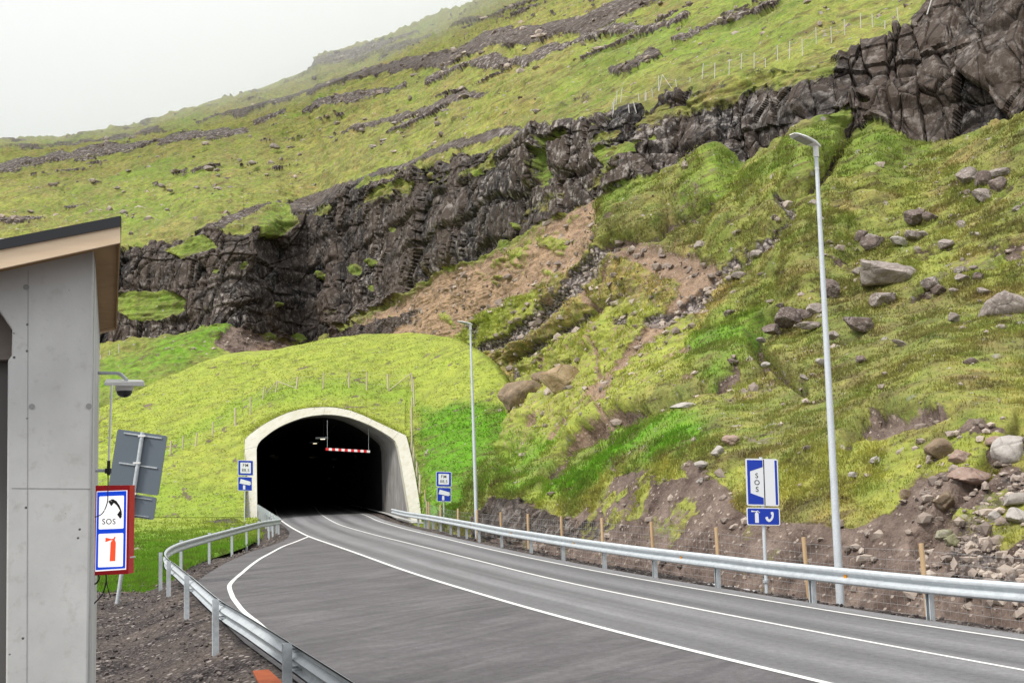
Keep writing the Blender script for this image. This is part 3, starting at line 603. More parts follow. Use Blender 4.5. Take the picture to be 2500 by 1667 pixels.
# along the portal the foot is the outer edge of the rim
oa = np.array(OUTER); order = np.argsort(oa[:, 0]); top_y = np.interp(mx, oa[order, 0], oa[order, 1])
x0, x1 = oa[:, 0].min(), oa[:, 0].max()
arc = [p for p in OUTER]
li = next(i for i, p in enumerate(arc) if p[1] < 1080); ri = len(arc) - 1
ax_ = np.array([p[0] for p in arc[li:ri + 1]]); ay_ = np.array([p[1] for p in arc[li:ri + 1]])
inside = (mx >= ax_[0]) & (mx <= ax_[-1])
ymf = np.where(inside, np.interp(mx, ax_, ay_) - 1.0, ymf)
ymf = np.where(mx > ax_[-1], np.interp(mx, [ax_[-1], 1060, 1120, 1330], [1278, 1290, 1290, 1290]), ymf)
kmf = k_of(mx, ymf); rim_d = PPl(mx, ymf, PO, PN)[:, 1]
dmf = np.where(inside, rim_d + .35, 83.5)
dmf = np.where(mx > ax_[-1], np.interp(mx, [ax_[-1], 1050, 1100, 1330], [77, 72, 70, 70]), dmf)
dmc = np.interp(mx, [-240, 0, 300, 600, 957, 1050, 1116, 1190, 1238, 1280, 1330], [104, 106, 110, 113, 110, 105, 101, 94, 90, 86, 82])
yk = np.where(inside, ymf + (ymc - ymf) * .06, np.minimum(1078.0, ymf - 8))
yk = np.where(inside & (mx > 900) & (ymf > 1084), 1076.0, yk); fk = (ymf - yk) / np.maximum(ymf - ymc, 30)
lin = 1 / dmf + (1 / dmc - 1 / dmf) * np.clip(fk, 0, 1)
i0, i1 = np.where(inside)[0][[0, -1]]; wl = np.where(mx < mx[i0], np.exp(-(mx[i0] - mx) / 90), np.where(mx > mx[i1], np.exp(-(mx - mx[i1]) / 60), 0)); kneeR = 1 / (PPl(np.array([998.]), np.array([1076.]), PO, PN)[0, 1] + .5); tg = np.where(mx < mx[i0], 1 / dmf[i0], kneeR)
rs_ = inside & (mx > 900) & (ymf > 1084); yk = np.where(rs_, 1076.0, yk); wl = np.where(rs_, 1.0, wl)
dk_i = 1 / (lin * (1 - wl) + tg * wl); late = mx > 1150; yk = np.where(ymc > yk - 20, ymc + (ymf - ymc) * .5, yk)
rws = [(ymf, dmf, 0), (yk, dk_i, 50), (ymc, dmc, 100), (ymc + 2, dmc + 9, 6), (ymc + 30, dmc + 26, 5)]
Yq, Dq, Tq = [], [], []
for i in range(len(rws) - 1):
    (ya, da, _), (yb, db, n) = rws[i], rws[i + 1]
    for j in range(n):
        t = j / n; Yq.append(ya + (yb - ya) * t); Dq.append(1 / (1 / da + (1 / db - 1 / da) * t)); Tq.append(np.full(mcn, (i + t) / 2 if i < 2 else i - 1 + t))
Yq.append(rws[-1][0]); Dq.append(rws[-1][1]); Tq.append(np.full(mcn, 3.0))
Yq, Dq, Tq = map(np.array, (Yq, Dq, Tq)); mr_ = len(Yq)
ic = vsm(1 / Dq, 25); ic[0] = 1 / Dq[0]; Dq = 1 / ic
MPX = np.broadcast_to(mx, Yq.shape); Vm = PD(MPX.ravel(), Yq.ravel(), Dq.ravel()); Nm = gnormal(Vm, mr_, mcn); tm = Tq.ravel()
xm, ym = (MPX / S).ravel(), (Yq / S).ravel()
em = sstep(0, .12, tm)
bulge = (fbm(Vm * .12, 3, 201) - .5) * 1.2 * em
Vm2 = Vm + Nm * (bulge + ((fbm(Vm * .9, 4, 203) - .5) * .30 + (fbm(Vm * 3, 2, 207) - .5) * .06) * em * .8)[:, None]
wxm = (fbm(Vm * .5, 4, 211) - .5) * 22; xq, yq = xm + wxm, ym + wxm * .6
mrock = np.zeros(len(xm)); msoil = mrock.copy(); mlush = mrock.copy(); myel = np.full(len(xm), .85); mdry = sstep(.45, .75, fbm(Vm * .2, 3, 213)) * .6
mdry = np.maximum(mdry, .8 * sstep(20, -20, poly_sd(xq, yq, [(380, 1100), (560, 960), (600, 1200), (380, 1200)])) * .6)
wm2 = (fbm(Vm * .22, 4, 219) - .5) * 90; dk = sstep(26, -22, poly_sd(xq + wm2, yq + wm2 * .7, [(965, 935), (1080, 925), (1200, 930), (1300, 1000), (1200, 1300), (960, 1300), (968, 1100)])) * (.88 + .12 * sstep(.35, .6, fbm(Vm * .6, 3, 221))); mlush = np.maximum(mlush, dk); myel *= 1 - dk
band = sstep(16, -10, seg_sd(xq, yq, [(300, 1120, 8), (420, 1010, 10), (560, 930, 14), (760, 890, 14), (940, 905, 14)])) ; mlush = np.maximum(mlush, band * .35)
msoil = np.maximum(msoil, .7 * sstep(4, -4, seg_sd(xq, yq, [(760, 932, 2), (800, 926, 3), (845, 928, 2)])))
dl = sstep(20, -30, poly_sd(xm, ym, [(-300, 1120), (225, 1080), (560, 1120), (560, 1300), (-300, 1300)])); mlush = np.maximum(mlush, dl * .3)
msoil = np.maximum(msoil, sstep(.68, .72, fbm(Vm * 1.1, 3, 217)) * .55)
mdry *= 1 - dk
mAm = np.stack([mrock, msoil, mrock, mlush], 1); mBm = np.stack([mrock, myel, mdry, mrock], 1)
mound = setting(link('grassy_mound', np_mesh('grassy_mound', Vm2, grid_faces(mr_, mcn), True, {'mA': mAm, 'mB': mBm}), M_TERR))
MV = Vm2.reshape(mr_, mcn, 3)
def mound_at(x, y):
    c = int(round((x - mx[0]) / HS)); c = max(0, min(mcn - 1, c)); r = int(np.argmin(np.abs(Yq[:151, c] - y))); return Vector(MV[r, c])

# ---- the green field on the outer side of the curve
fx = np.arange(-240, 632, HS); fn = len(fx)
f0 = np.interp(fx, [-240, 380, 440, 470, 518, 568, 605, 632], [1452, 1452, 1392, 1375, 1356, 1340, 1327, 1308]); z0 = np.interp(fx, [-240, 380, 520, 632], [-.55, -.55, -.35, -.1])
f2 = np.full(fn, 1263.0); d2 = np.full(fn, 83.8); d0 = (z0 - CAMH) / k_of(fx, f0)
Yf, Df = [], []
NF = 80
for j in range(NF + 1):
    t = j / NF; Yf.append(f0 + (f2 - f0) * t); Df.append(1 / (1 / d0 + (1 / d2 - 1 / d0) * t))
Yf, Df = np.array(Yf), np.array(Df); FX = np.broadcast_to(fx, Yf.shape)
Vf = PD(FX.ravel(), Yf.ravel(), Df.ravel()); ef = np.minimum(1, np.repeat(np.arange(NF + 1), fn) / 10.)
Vf[:, 2] += ((fbm(Vf * .5, 4, 231) - .5) * .5 + (fbm(Vf * 3, 2, 233) - .5) * .12) * ef * np.minimum(1, (NF - np.repeat(np.arange(NF + 1), fn)) / 8.) - .12 * (ef < .1)
lf = np.interp(Yf.ravel() + 50 * (fbm(Vf * .3, 3, 235) - .5), [1263, 1290, 1330, 1450], [.1, .35, .85, .95]); o1 = np.zeros(len(Vf)); sf = sstep(.62, .68, fbm(Vf * .8, 3, 239)) * .6 * (Yf.ravel() > 1380)
sf = np.maximum(sf, sstep(1438, 1450, Yf.ravel() + 18 * (fbm(Vf * 1.5, 3, 241) - .5)))
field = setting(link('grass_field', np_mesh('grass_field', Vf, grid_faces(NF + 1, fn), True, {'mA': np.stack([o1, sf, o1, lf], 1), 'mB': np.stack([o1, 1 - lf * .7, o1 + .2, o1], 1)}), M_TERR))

# =================================================================== ROAD
def line_pts(pts, z=0): a = np.array(pts); return PZ(a[:, 0], a[:, 1], z)
RE = line_pts(Z3([(921 / 1, 0)])[:0] + [(893, 1257), (921, 1271), (991, 1291.5), (1061, 1308), (1166, 1333.5), (1200, 1341.5), (1300, 1363), (1379, 1379), (1557, 1413), (1736, 1443), (1900, 1469.6), (2210, 1521), (2500, 1565.6)])
LE = line_pts([(666.6, 1232), (682, 1267), (710, 1286.6), (752.5, 1309.4), (815.6, 1330.5), (885.8, 1355), (1005, 1399), (1200, 1457.7), (1378.7, 1509.8), (1557.5, 1556), (1736, 1599), (1900, 1639.4), (2020, 1668)])
CE = line_pts([(768, 1236), (780.6, 1253), (801.6, 1267), (822.6, 1278), (836.7, 1283.5), (920.8, 1307), (1026, 1332.5), (1131, 1358.5), (1200, 1376.5), (1271.5, 1394), (1379, 1422), (1557.5, 1457.7), (1736, 1492), (1900, 1524.7), (2500, 1638)])
def by_y(P, ya, yb, step, sl0):
    P = P[np.argsort(P[:, 1])]; y = np.arange(ya, yb, step)
    x = np.interp(y, P[:, 1], P[:, 0]); m = y < P[0, 1]; x[m] = P[0, 0] + (y[m] - P[0, 1]) * sl0
    m = y > P[-1, 1]; x[m] = P[-1, 0] + (y[m] - P[-1, 1]) * -.219
    x = sm(x, 4); return y, x
ys_, xL = by_y(LE, -14, 250, 1, -.43); _, xR = by_y(RE, -14, 250, 1, -.5); _, xC = by_y(CE, -14, 250, 1, -.45)
def strip(name, xa, xb, y, z, m, nu=1, uv=True):
    n = len(y); V_ = []
    for j in range(nu + 1):
        t = j / nu; V_.append(np.stack([xa + (xb - xa) * t, y, np.full(n, z)], 1))
    V_ = np.array(V_).reshape(-1, 3); f = grid_faces(nu + 1, n, True); me = np_mesh(name, V_, f, False)
    u = me.uv_layers.new(name='UVMap'); vi = np.zeros(len(me.loops), np.int32); me.loops.foreach_get('vertex_index', vi)
    uvs = np.stack([(vi // n) / nu, (vi % n) / 10.0], 1).astype(np.float32); u.data.foreach_set('uv', uvs.ravel())
    return link(name, me, m)
def asphalt(name, c0, c1, tracks):
    m = mat(name, rough=.78, spec=.3); g = NG(m)
    n = g.noise(.35, 5, .6); f = g.noise(70, 3, .8); sp = g.noise(7, 7, .92)
    c = g.mix(g.mr(n, .3, .7), c0, c1)
    if tracks:
        uv = g.n('ShaderNodeUVMap').outputs[0]; s = g.sep(uv); sx_ = g.n('ShaderNodeSeparateXYZ'); g.setin(sx_.inputs[0], uv)
        wob = g.math('MULTIPLY_ADD', g.noise(.25, 3, .5), .05, sx_.outputs[0])
        tr = g.math('SINE', g.math('MULTIPLY_ADD', wob, 4 * 2 * math.pi, -1.3))
        tr2 = g.noise(1, 4, .6, g.scale(uv, (14, .35, 1)))
        k = g.math('ADD', g.math('MULTIPLY', tr, .5), g.math('MULTIPLY', g.math('SUBTRACT', tr2, .5), 2.4))
        c = g.mix(g.mr(k, -.7, .9), c, tuple(q * .52 for q in c0))
    else:
        st = g.noise(1, 6, .65, g.scale(g.rot(g.geo, (0, 0, math.radians(-52))), (.25, 1.3, 1)), 1.4)
        c = g.mix(g.mr(st, .40, .68, 0, .5), c, (.180, .172, .172)); st2 = g.noise(1, 5, .6, g.scale(g.rot(g.geo, (0, 0, math.radians(35))), (.15, 1.6, 1)), 1.2)
        c = g.mix(g.mr(st2, .5, .75, 0, .6), c, (.070, .066, .069))
        c = g.mix(g.mr(g.noise(.8, 5, .7), .62, .8, 0, .35), c, (.19, .15, .12))
    c = g.mix(1., c, g.mix(g.mr(sp, .3, .7), (.62, .62, .62), (1.42, 1.42, 1.42)), 'MULTIPLY')
    c = g.mix(g.mr(f, .60, .70, 0, .5), c, (.30, .29, .29)); c = g.mix(g.mr(f, .40, .30, 0, .6), c, (.04, .036, .038))
    g.color(c); g.normal(g.bump(f, .5, .006)); g.roughness(g.mr(n, .3, .7, .7, .86)); return m
M_ROAD = asphalt('road_asphalt', (.170, .168, .172), (.215, .213, .218), True); M_LAY = asphalt('lay_by_asphalt', (.062, .057, .061), (.100, .092, .097), False)
def paintm(name, c=(.72, .71, .68)):
    m = mat(name, c, .6); g = NG(m); n = g.noise(30, 5, .75); n2 = g.noise(2.5, 4, .6)
    g.color(g.mix(g.mr(n, .62, .72, 0, .6), g.mix(g.mr(n2, .4, .8), c, tuple(q * .8 for q in c)), (.25, .24, .24))); return m
M_MARK = paintm('road_paint')
xRo = xR + .55
road = setting(strip('road', xL, xRo, ys_, 0, M_ROAD, 8)); road['label'] = 'main carriageway'
def mark(name, y, x, w_, z=.004, y0=-99, y1=999):
    m = (y > y0) & (y < y1); return setting(strip(name, x[m] - w_, x[m] + w_, y[m], z, M_MARK))
mark('edge_line', ys_, xR, .045, y1=150); mark('centre_line', ys_, xC, .042, y1=150); mark('edge_line', ys_, xL, .065, y1=150)

# guard rail beside the curve (top edge, source px with level of the edge)
RL = [(628, 1230, 1.15), (655, 1247, .95), (682, 1264, .75), (677, 1266.5, .75), (660, 1269, .75), (639, 1272, .75), (601, 1281, .75), (560, 1291, .75), (516, 1302, .75), (478, 1312, .75), (439, 1323, .75), (415, 1333, .75), (402, 1343, .75), (399, 1353, .75), (405, 1362, .75), (422, 1374, .75), (443, 1391, .75), (465, 1408, .75), (529, 1461, .75), (597, 1502, .75), (700, 1566, .75), (860, 1667, .75)]
a = np.array(RL); railL = PZ(a[:, 0], a[:, 1], a[:, 2]); dlast = railL[-1] - railL[-2]; dlast /= np.linalg.norm(dlast)
railL = np.vstack([railL, railL[-1] + dlast * 3, railL[-1] + dlast * 7])
a = np.array([(957.6, 1241), (991, 1248), (1047, 1256), (1096, 1264), (1149, 1273), (1219, 1285.5), (1300, 1297.5), (1368, 1307.5), (1468, 1321), (1590, 1336), (1742, 1352.5), (1900, 1370), (2257, 1403.5), (2500, 1422)])
railR = PZ(a[:, 0], a[:, 1], .75); dl2 = railR[-1] - railR[-2]; dl2 /= np.linalg.norm(dl2); railR = np.vstack([railR, railR[-1] + dl2 * 6, railR[-1] + dl2 * 14])
# lay-by asphalt: from the rail to the main carriageway
far_edge = line_pts([(677, 1272), (700, 1290), (707, 1302), (703, 1313), (680, 1325), (653, 1334), (612, 1346), (551, 1373), (500, 1404), (470, 1425)])
near = railL[16:, :2]; tdir = np.array([.39, -.92])
poly = [tuple(p[:2]) for p in far_edge] + [(p[0] + .42, p[1] + .18) for p in near] + [(30, -14)]
poly = poly + [(x, y) for x, y in zip(xL[:int(14 + far_edge[0, 1])], ys_[:int(14 + far_edge[0, 1])])]
def flat_poly(name, pts, z, m):
    bm = bmesh.new(); vs = [bm.verts.new((x, y, z)) for x, y in pts]; f = bm.faces.new(vs); bmesh.ops.triangulate(bm, faces=[f]); bmesh.ops.recalc_face_normals(bm, faces=bm.faces[:])
    me = bpy.data.meshes.new(name); bm.to_mesh(me); bm.free()
    if me.polygons[0].normal.z < 0: me.flip_normals()
    return link(name, me, m)
poly_lay = [p for i, p in enumerate(poly) if i == 0 or (abs(p[0] - poly[i - 1][0]) + abs(p[1] - poly[i - 1][1])) > .02]
setting(flat_poly('lay_by', poly_lay, -.0035, M_LAY))
def smooth_path(P, n=8):
    """Catmull-Rom"""
    P = np.asarray(P); Q = np.vstack([2 * P[0] - P[1], P, 2 * P[-1] - P[-2]]); o = []
    for i in range(1, len(Q) - 2):
        for j in range(n):
            t = j / n; a_, b_, c_, d_ = Q[i - 1], Q[i], Q[i + 1], Q[i + 2]
            o.append(.5 * ((2 * b_) + (-a_ + c_) * t + (2 * a_ - 5 * b_ + 4 * c_ - d_) * t * t + (-a_ + 3 * b_ - 3 * c_ + d_) * t ** 3))
    o.append(P[-1]); return np.array(o)
lay = line_pts([(753, 1309.5), (722, 1322), (690, 1334), (660, 1350), (636, 1363), (612, 1380), (592, 1397), (573, 1413), (561, 1427), (561, 1438), (566, 1452), (571, 1462), (592, 1489), (614, 1508), (636, 1526)])
lay = np.vstack([lay, lay[-1] + tdir_ if False else lay[-1]]); lay = lay[:-1]
e2 = railL[-5:, :2] + np.array([.62, .25]); lay = np.vstack([lay] + [[(p[0], p[1], 0)] for p in e2[1:]])
lp = smooth_path(lay, 6); mb = MB(); mb.sweep([(p[0], p[1], .005) for p in lp], [(-.058, 0), (.058, 0)], closed=False, caps=False)
setting(mb.build('edge_line', M_MARK))

# ---- gravelly ground under and beside the road
def ground_z(x, y):
    sL = np.interp(y, ys_, xL); sR = np.interp(y, ys_, xRo)
    d_main = np.maximum(sL - x, x - sR); pd = poly_sd(x, y, poly_lay, 200); d = np.minimum(d_main, pd)
    left = x < (sL + sR) / 2
    z = np.where(d < 0, -.03, np.where(left, -.03 - .5 * sstep(0.1, 2.0, d), -.03 - .32 * sstep(.4, 2.0, d)))
    z = np.where(left & (y > 55), np.maximum(z, z + .8 * sstep(55, 85, y) * sstep(0.2, 3, d)), z)
    return z, d
gx, gy = np.arange(-44, 26, .16), np.arange(2.5, 100, .16)
GX, GY = np.meshgrid(gx, gy); gz, gd = ground_z(GX.ravel(), GY.ravel()); P = np.stack([GX.ravel(), GY.ravel(), gz * 0], 1)
outm = sstep(0.05, .5, gd)
rough_ = (fbm(P * .5, 3, 301) - .5) * .22 + (fbm(P * 2.2, 3, 303) - .5) * .11
wl = P[np.argsort(P[:, 1])][:0]
gz2 = gz + outm * rough_
P[:, 2] = gz2
def gravel_mat():
    m = mat('gravel', rough=.92, spec=.2); g = NG(m)
    v = g.vor(16, None, 'F1'); vc = g.sep(g.vor(16, None, 'F1', 'Color')); v2 = g.vor(7, None, 'F1'); v2c = g.sep(g.vor(7, None, 'F1', 'Color'))
    c = g.mix(vc[0], (.045, .038, .037), (.17, .145, .135)); c = g.mix(g.mr(v, .3, .55), c, (.025, .02, .02))
    n = g.noise(.45, 5, .65); c = g.mix(g.mr(n, .42, .62), c, g.mix(vc[1], (.065, .050, .043), (.14, .115, .10)))
    c = g.mix(g.math('MULTIPLY', g.mr(v2, .28, .36, 1, 0), g.mr(v2c[0], .72, .75)), c, g.mix(v2c[1], (.16, .13, .12), (.36, .32, .29)))
    s = g.attr('green').outputs['Fac']; gn = g.noise(1.3, 5, .7)
    c = g.mix(g.mr(g.math('ADD', s, gn), .95, 1.1), c, g.mix(g.noise(8, 4, .7), (.10, .16, .02), (.30, .34, .04)))
    g.color(c); g.normal(g.bump(g.math('ADD', g.math('MULTIPLY', v, -1), g.math('MULTIPLY', v2, -1)), .9, .06)); return m
M_GRAV = gravel_mat()
gm = np_mesh('ground', P, grid_faces(len(gy), len(gx), False), True)
grn = np.where(GX.ravel() > np.interp(GY.ravel(), ys_, xR), sstep(1.3, 2.2, gd) * np.interp(GY.ravel(), [20, 26, 45, 90], [.45, .65, .9, 1]), 0)
at = gm.attributes.new('green', 'FLOAT', 'POINT'); at.data.foreach_set('value', grn.astype(np.float32))
ground = setting(link('ground', gm, M_GRAV))
big_ = MB(); big_.add([(-3000, -3000, -3.2), (3000, -3000, -3.2), (3000, 3000, -3.2), (-3000, 3000, -3.2)], [(0, 1, 2, 3)]); setting(big_.build('terrain', M_GRAV))
# apron between the near ground and the distance, where the photographer stands
ap = MB(); ap.add([(-44, -60, -.56), (26, -60, -.56), (26, 2.6, -.56), (-44, 2.6, -.56)], [(0, 1, 2, 3)]); setting(ap.build('ground', M_GRAV))
rx = setting(strip('kerb', xR[80 + 14 - 12:80 + 14 + 45] + 1.35, xR[80 + 14 - 12:80 + 14 + 45] + 1.75, ys_[80 + 14 - 12:80 + 14 + 45], .12, M_KERB))

# =================================================================== SCATTER
def scatter_rocks(name, pts, sizes, m, seed=0, sub=1, flat=.7, colors=None):
    bm = bmesh.new(); bmesh.ops.create_icosphere(bm, subdivisions=sub, radius=1); bv = np.array([v.co[:] for v in bm.verts]); bf = np.array([[v.index for v in f.verts] for f in bm.faces]); bm.free()
    n = len(pts); r = np.random.default_rng(seed)
    V_ = bv[None] * (1 + (r.random((n, len(bv), 1)) - .5) * .75) * (sizes[:, None, None] * (.6 + .8 * r.random((n, 1, 3)))) * np.array([1, 1, flat])
    a_ = r.random(n) * 6.28; c, s = np.cos(a_)[:, None], np.sin(a_)[:, None]
    X = V_[..., 0] * c - V_[..., 1] * s; Yy = V_[..., 0] * s + V_[..., 1] * c
    V_ = np.stack([X, Yy, V_[..., 2]], 2) + pts[:, None]
    F_ = (bf[None] + (np.arange(n) * len(bv))[:, None, None]).reshape(-1, 3)
    me = np_mesh(name, V_.reshape(-1, 3), F_, False); at = me.attributes.new('var', 'FLOAT', 'POINT'); at.data.foreach_set('value', np.repeat(r.random(n), len(bv)).astype(np.float32))
    o = link(name, me, m); o['kind'] = 'stuff'; return o
def stone_mat(name, c0, c1, c2=(.45, .41, .36)):
    m = mat(name, rough=.9, spec=.2); g = NG(m); v = g.attr('var').outputs['Fac']; n = g.noise(5, 5, .7)
    c = g.mix(v, c0, c1); c = g.mix(g.mr(n, .58, .72, 0, .6), c, c2); c = g.mix(g.mr(g.noise(1.6, 4, .6), .5, .75, 0, .5), c, c0); g.color(c); g.normal(g.bump(n, .6, .04)); return m
M_ST1 = stone_mat('gravel_stone', (.045, .038, .037), (.20, .17, .155), (.26, .23, .21)); M_ST2 = stone_mat('rubble_stone', (.17, .135, .115), (.44, .37, .31)); M_ST3 = stone_mat('white_gravel_stone', (.30, .30, .31), (.62, .62, .63), (.7, .7, .7))
# gravel beside the rail and in the verge
m = (gd > .12) & (GY.ravel() < 62) & (np.abs(np.where(GX.ravel() > np.interp(GY.ravel(), ys_, xR), gd - 0.8, gd - 2.5)) < np.where(GX.ravel() > np.interp(GY.ravel(), ys_, xR), 1.0, 3.5))
idx = np.where(m)[0]; wgt = 1 / (GY.ravel()[idx] ** 1.3); wgt /= wgt.sum(); pick = RNG.choice(idx, 26000, p=wgt)
pp = P[pick] + np.c_[RNG.normal(0, .09, (26000, 2)), np.zeros(26000)]; ss = .012 + .035 * RNG.random(26000) ** 3 * np.interp(pp[:, 1], [10, 40], [1, 1.6]); pp[:, 2] += ss * .3
scatter_rocks('gravel', pp, ss, M_ST1, 1, 1)
pc_ = PZ(np.array([1868.]), np.array([1422.]), -.1)[0]; n_ = 900; pw = pc_ + np.c_[RNG.normal(.2, .55, n_), RNG.normal(0, .45, n_), np.zeros(n_)]; pw[:, 2] = ground_z(pw[:, 0], pw[:, 1])[0] + .12 * np.exp(-((pw[:, 0] - pc_[0]) ** 2 + (pw[:, 1] - pc_[1]) ** 2) / .5) - .02
scatter_rocks('gravel', pw, .02 + .03 * RNG.random(n_), M_ST3, 2, 1)
# rubble on scree, earth and around the boulders
wR = (scree * 1.4 + soil * .35 + .012) * (rock < .5) * (t_ > .08) * (t_ < 3.98); wR *= np.clip(70 / dep, .3, 2.2); wR[(X2 < 2100) & (t_ < 1.6)] *= .15; wR[(X2 > 2160) & (t_ < 2)] *= .6
wR /= wR.sum(); NR_ = 14000; pick = RNG.choice(len(wR), NR_, p=wR); s_ = (.018 + .20 * RNG.random(NR_) ** 9.0) * np.clip(dep[pick] / 42, .8, 2.0)
pp = V[pick] + RNG.normal(0, .05, (NR_, 3)); scatter_rocks('rubble', pp, s_, M_ST2, 3, 1)
wU = (t_ > 5.1) * (t_ < 6.6) * (.1 + outc + ledge * .4); wU = wU / wU.sum(); pick = RNG.choice(len(wU), 2600, p=wU)
scatter_rocks('rubble', V[pick], (.10 + .50 * RNG.random(2600) ** 5) * np.clip(dep[pick] / 150, .7, 1.5), M_ST2, 4, 1)

# grass
def grass(name, base, aA, aB, hh, dpt, nb=4, sprd=.4, seed=0):
    r = np.random.default_rng(seed); n = len(base); b = np.repeat(base, nb, 0) + r.normal(0, 1, (n * nb, 3)) * np.array([.07, .07, .0]) * np.repeat(np.clip(dpt / 30, .5, 4), nb)[:, None]
    h = np.repeat(hh, nb) * (.5 + r.random(n * nb)); wd = np.repeat(dpt, nb) * .00055 * (.7 + .8 * r.random(n * nb)); a_ = r.random(n * nb) * 3.14
    u = np.stack([np.cos(a_), np.sin(a_) * .5, 0 * a_], 1) * wd[:, None]; tip = b + np.stack([r.normal(0, sprd, n * nb), r.normal(-.1, sprd, n * nb), np.ones(n * nb)], 1) * h[:, None]
    b[:, 2] -= .03
    V_ = np.stack([b - u, b + u, tip], 1).reshape(-1, 3); me = np_mesh(name, V_, np.arange(len(V_)).reshape(-1, 3), False, {'mA': np.repeat(np.repeat(aA, nb, 0), 3, 0), 'mB': np.repeat(np.repeat(aB, nb, 0), 3, 0)})
    v = np.repeat(r.random(n * nb), 3); v[2::3] = np.clip(v[2::3] + .25, 0, 1); at = me.attributes.new('var', 'FLOAT', 'POINT'); at.data.foreach_set('value', v.astype(np.float32))
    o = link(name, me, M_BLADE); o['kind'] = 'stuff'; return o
cl_g = sstep(.42, .62, fbm(V0 * .8, 3, 401)); nohole = (1 - sstep(.25, .5, soil + (fbm(V0 * 2, 2, 411) - .5) * .3)) * (1 - sstep(.25, .5, rock)) * (1 - sstep(.2, .5, scree))
wG = nohole * (.35 + cl_g) * (t_ < 3.98) * (t_ > .12) * (X2 > 1020); wG /= wG.sum(); NG_ = 95000
pick = RNG.choice(len(wG), NG_, p=wG); hh = (.038 + .05 * cl_g[pick] + .07 * lush[pick]) * np.clip(dep[pick] / 45, .7, 1.5)
grass('grass', V[pick] + RNG.normal(0, .04, (NG_, 3)), mA[pick], mB[pick], hh, dep[pick], 4, seed=5)
wG = (tm < 1.0) * (tm > .005) * 1.0; wG /= wG.sum(); pick = RNG.choice(len(wG), 26000, p=wG)
grass('grass', Vm2[pick] + RNG.normal(0, .05, (26000, 3)), mAm[pick], mBm[pick], .04 + .09 * mlush[pick] * RNG.random(26000), Dq.ravel()[pick], 3, 1.1, seed=6)
wG = (1 - sf) * np.clip(Yf.ravel() - 1255, 0, 200); wG[np.repeat(np.arange(NF + 1), fn) < 2] = 0; wG /= wG.sum(); pick = RNG.choice(len(wG), 24000, p=wG); aAf = np.stack([o1, sf, o1, lf], 1); aBf = np.stack([o1, 1 - lf * .7, o1 + .2, o1], 1)
grass('grass', Vf[pick] + RNG.normal(0, .05, (24000, 3)) * [1, 1, .2], aAf[pick], aBf[pick], .08 + .10 * RNG.random(24000), Df.ravel()[pick], 4, seed=7)

# =================================================================== TUNNEL PORTAL
def resample(P, n):
    d = np.r_[0, np.cumsum(np.linalg.norm(np.diff(P, axis=0), axis=1))]; t = np.linspace(0, d[-1], n); return np.stack([np.interp(t, d, P[:, k]) for k in range(3)], 1)
NPR = 90
Or, Ir = resample(O3, NPR), resample(I3, NPR)
portal = thing('tunnel_portal', 'pale concrete tunnel mouth with a raked arched rim set into the grassy mound', 'tunnel', tuple((O3[0] + O3[-1]) / 2 * [1, 1, 0]))
def child(o, p):
    o.parent = p; bpy.context.view_layer.update() if False else None
    m = Matrix.LocRotScale(p.location, p.rotation_euler, None).inverted()
    me = o.data; me.transform(m); return o
def rings(R, mat_, name, parent, closed=False):
    R = np.array(R); n, k, _ = R.shape; me = np_mesh(name, R.reshape(-1, 3), grid_faces(n, k), True)
    try: me.set_sharp_from_angle(angle=math.radians(35))
    except Exception: pass
    o = link(name, me, mat_); child(o, parent); return o
cen = (Or.mean(0) + Ir.mean(0)) / 2
def grow(P, g):       # widen a profile outwards in its own plane
    d = P - cen; d -= np.outer(d @ AX, AX); L = np.linalg.norm(d, axis=1, keepdims=True); return P + d / L * g
rings([Or + AX * 2.6, Or + AX * .02, Or, Ir, Ir + AX * .35, grow(Ir, .07) + AX * .36, grow(Ir, .07) + AX * .6, Ir + AX * .61, Ir + AX * 1.0, grow(Ir, .05) + AX * 1.02, grow(Ir, .05) + AX * 1.5], M_RIM, 'rim', portal)
Lp = grow(Ir, .05); s0 = (Lp @ AX).min()
def stage(P, f, dist):    # gradually square the raked section off to an upright one
    s = P @ AX; tgt = s0 + dist; return P + np.outer((1 - f) * 1.5 + f * (tgt - s), AX)
LEND = 19
R_ = [stage(Lp, f, LEND) for f in np.linspace(0, 1, 24)]
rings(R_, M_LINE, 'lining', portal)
last = grow(R_[-1], .25); rr = []
for k in range(60):
    q = last + AX * (k * 3.0); rng = fbm(q * .5, 3, 501) - .5; rr.append(q + (q - q.mean(0)) * (rng * .12)[:, None])
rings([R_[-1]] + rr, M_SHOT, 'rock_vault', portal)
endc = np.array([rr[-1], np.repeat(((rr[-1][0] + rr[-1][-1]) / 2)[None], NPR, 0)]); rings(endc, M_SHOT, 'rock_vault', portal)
fl = MB(); e0, e1_ = rr[0][0], rr[0][-1]; c0_ = (e0 + e1_) / 2; L_ = AX * 190
fl.add([(c0_ + PH_ * 7 - AX * 4) * [1, 1, 0] + [0, 0, -.04], (c0_ - PH_ * 7 - AX * 4) * [1, 1, 0] + [0, 0, -.04], (c0_ - PH_ * 7 + L_) * [1, 1, 0] + [0, 0, -.04], (c0_ + PH_ * 7 + L_) * [1, 1, 0] + [0, 0, -.04]], [(0, 1, 2, 3)])
setting(fl.build('ground', M_GRAV))
# joints cast across the rim
for px_, py_ in Z3([(832, 436), (1160, 505), (300, 700), (1365, 585)]):
    p = PPl(np.array([px_]), np.array([py_]), PO, PN)[0]; i = int(np.argmin(np.linalg.norm(Or - p, axis=1))); j = int(np.argmin(np.linalg.norm(Ir - p, axis=1)))
    jm = MB(); jm.tube([Or[i] + PN * .004 - AX * 0, Ir[j] + PN * .004], .018, 4); child(jm.build('joint', M_KERB), portal)

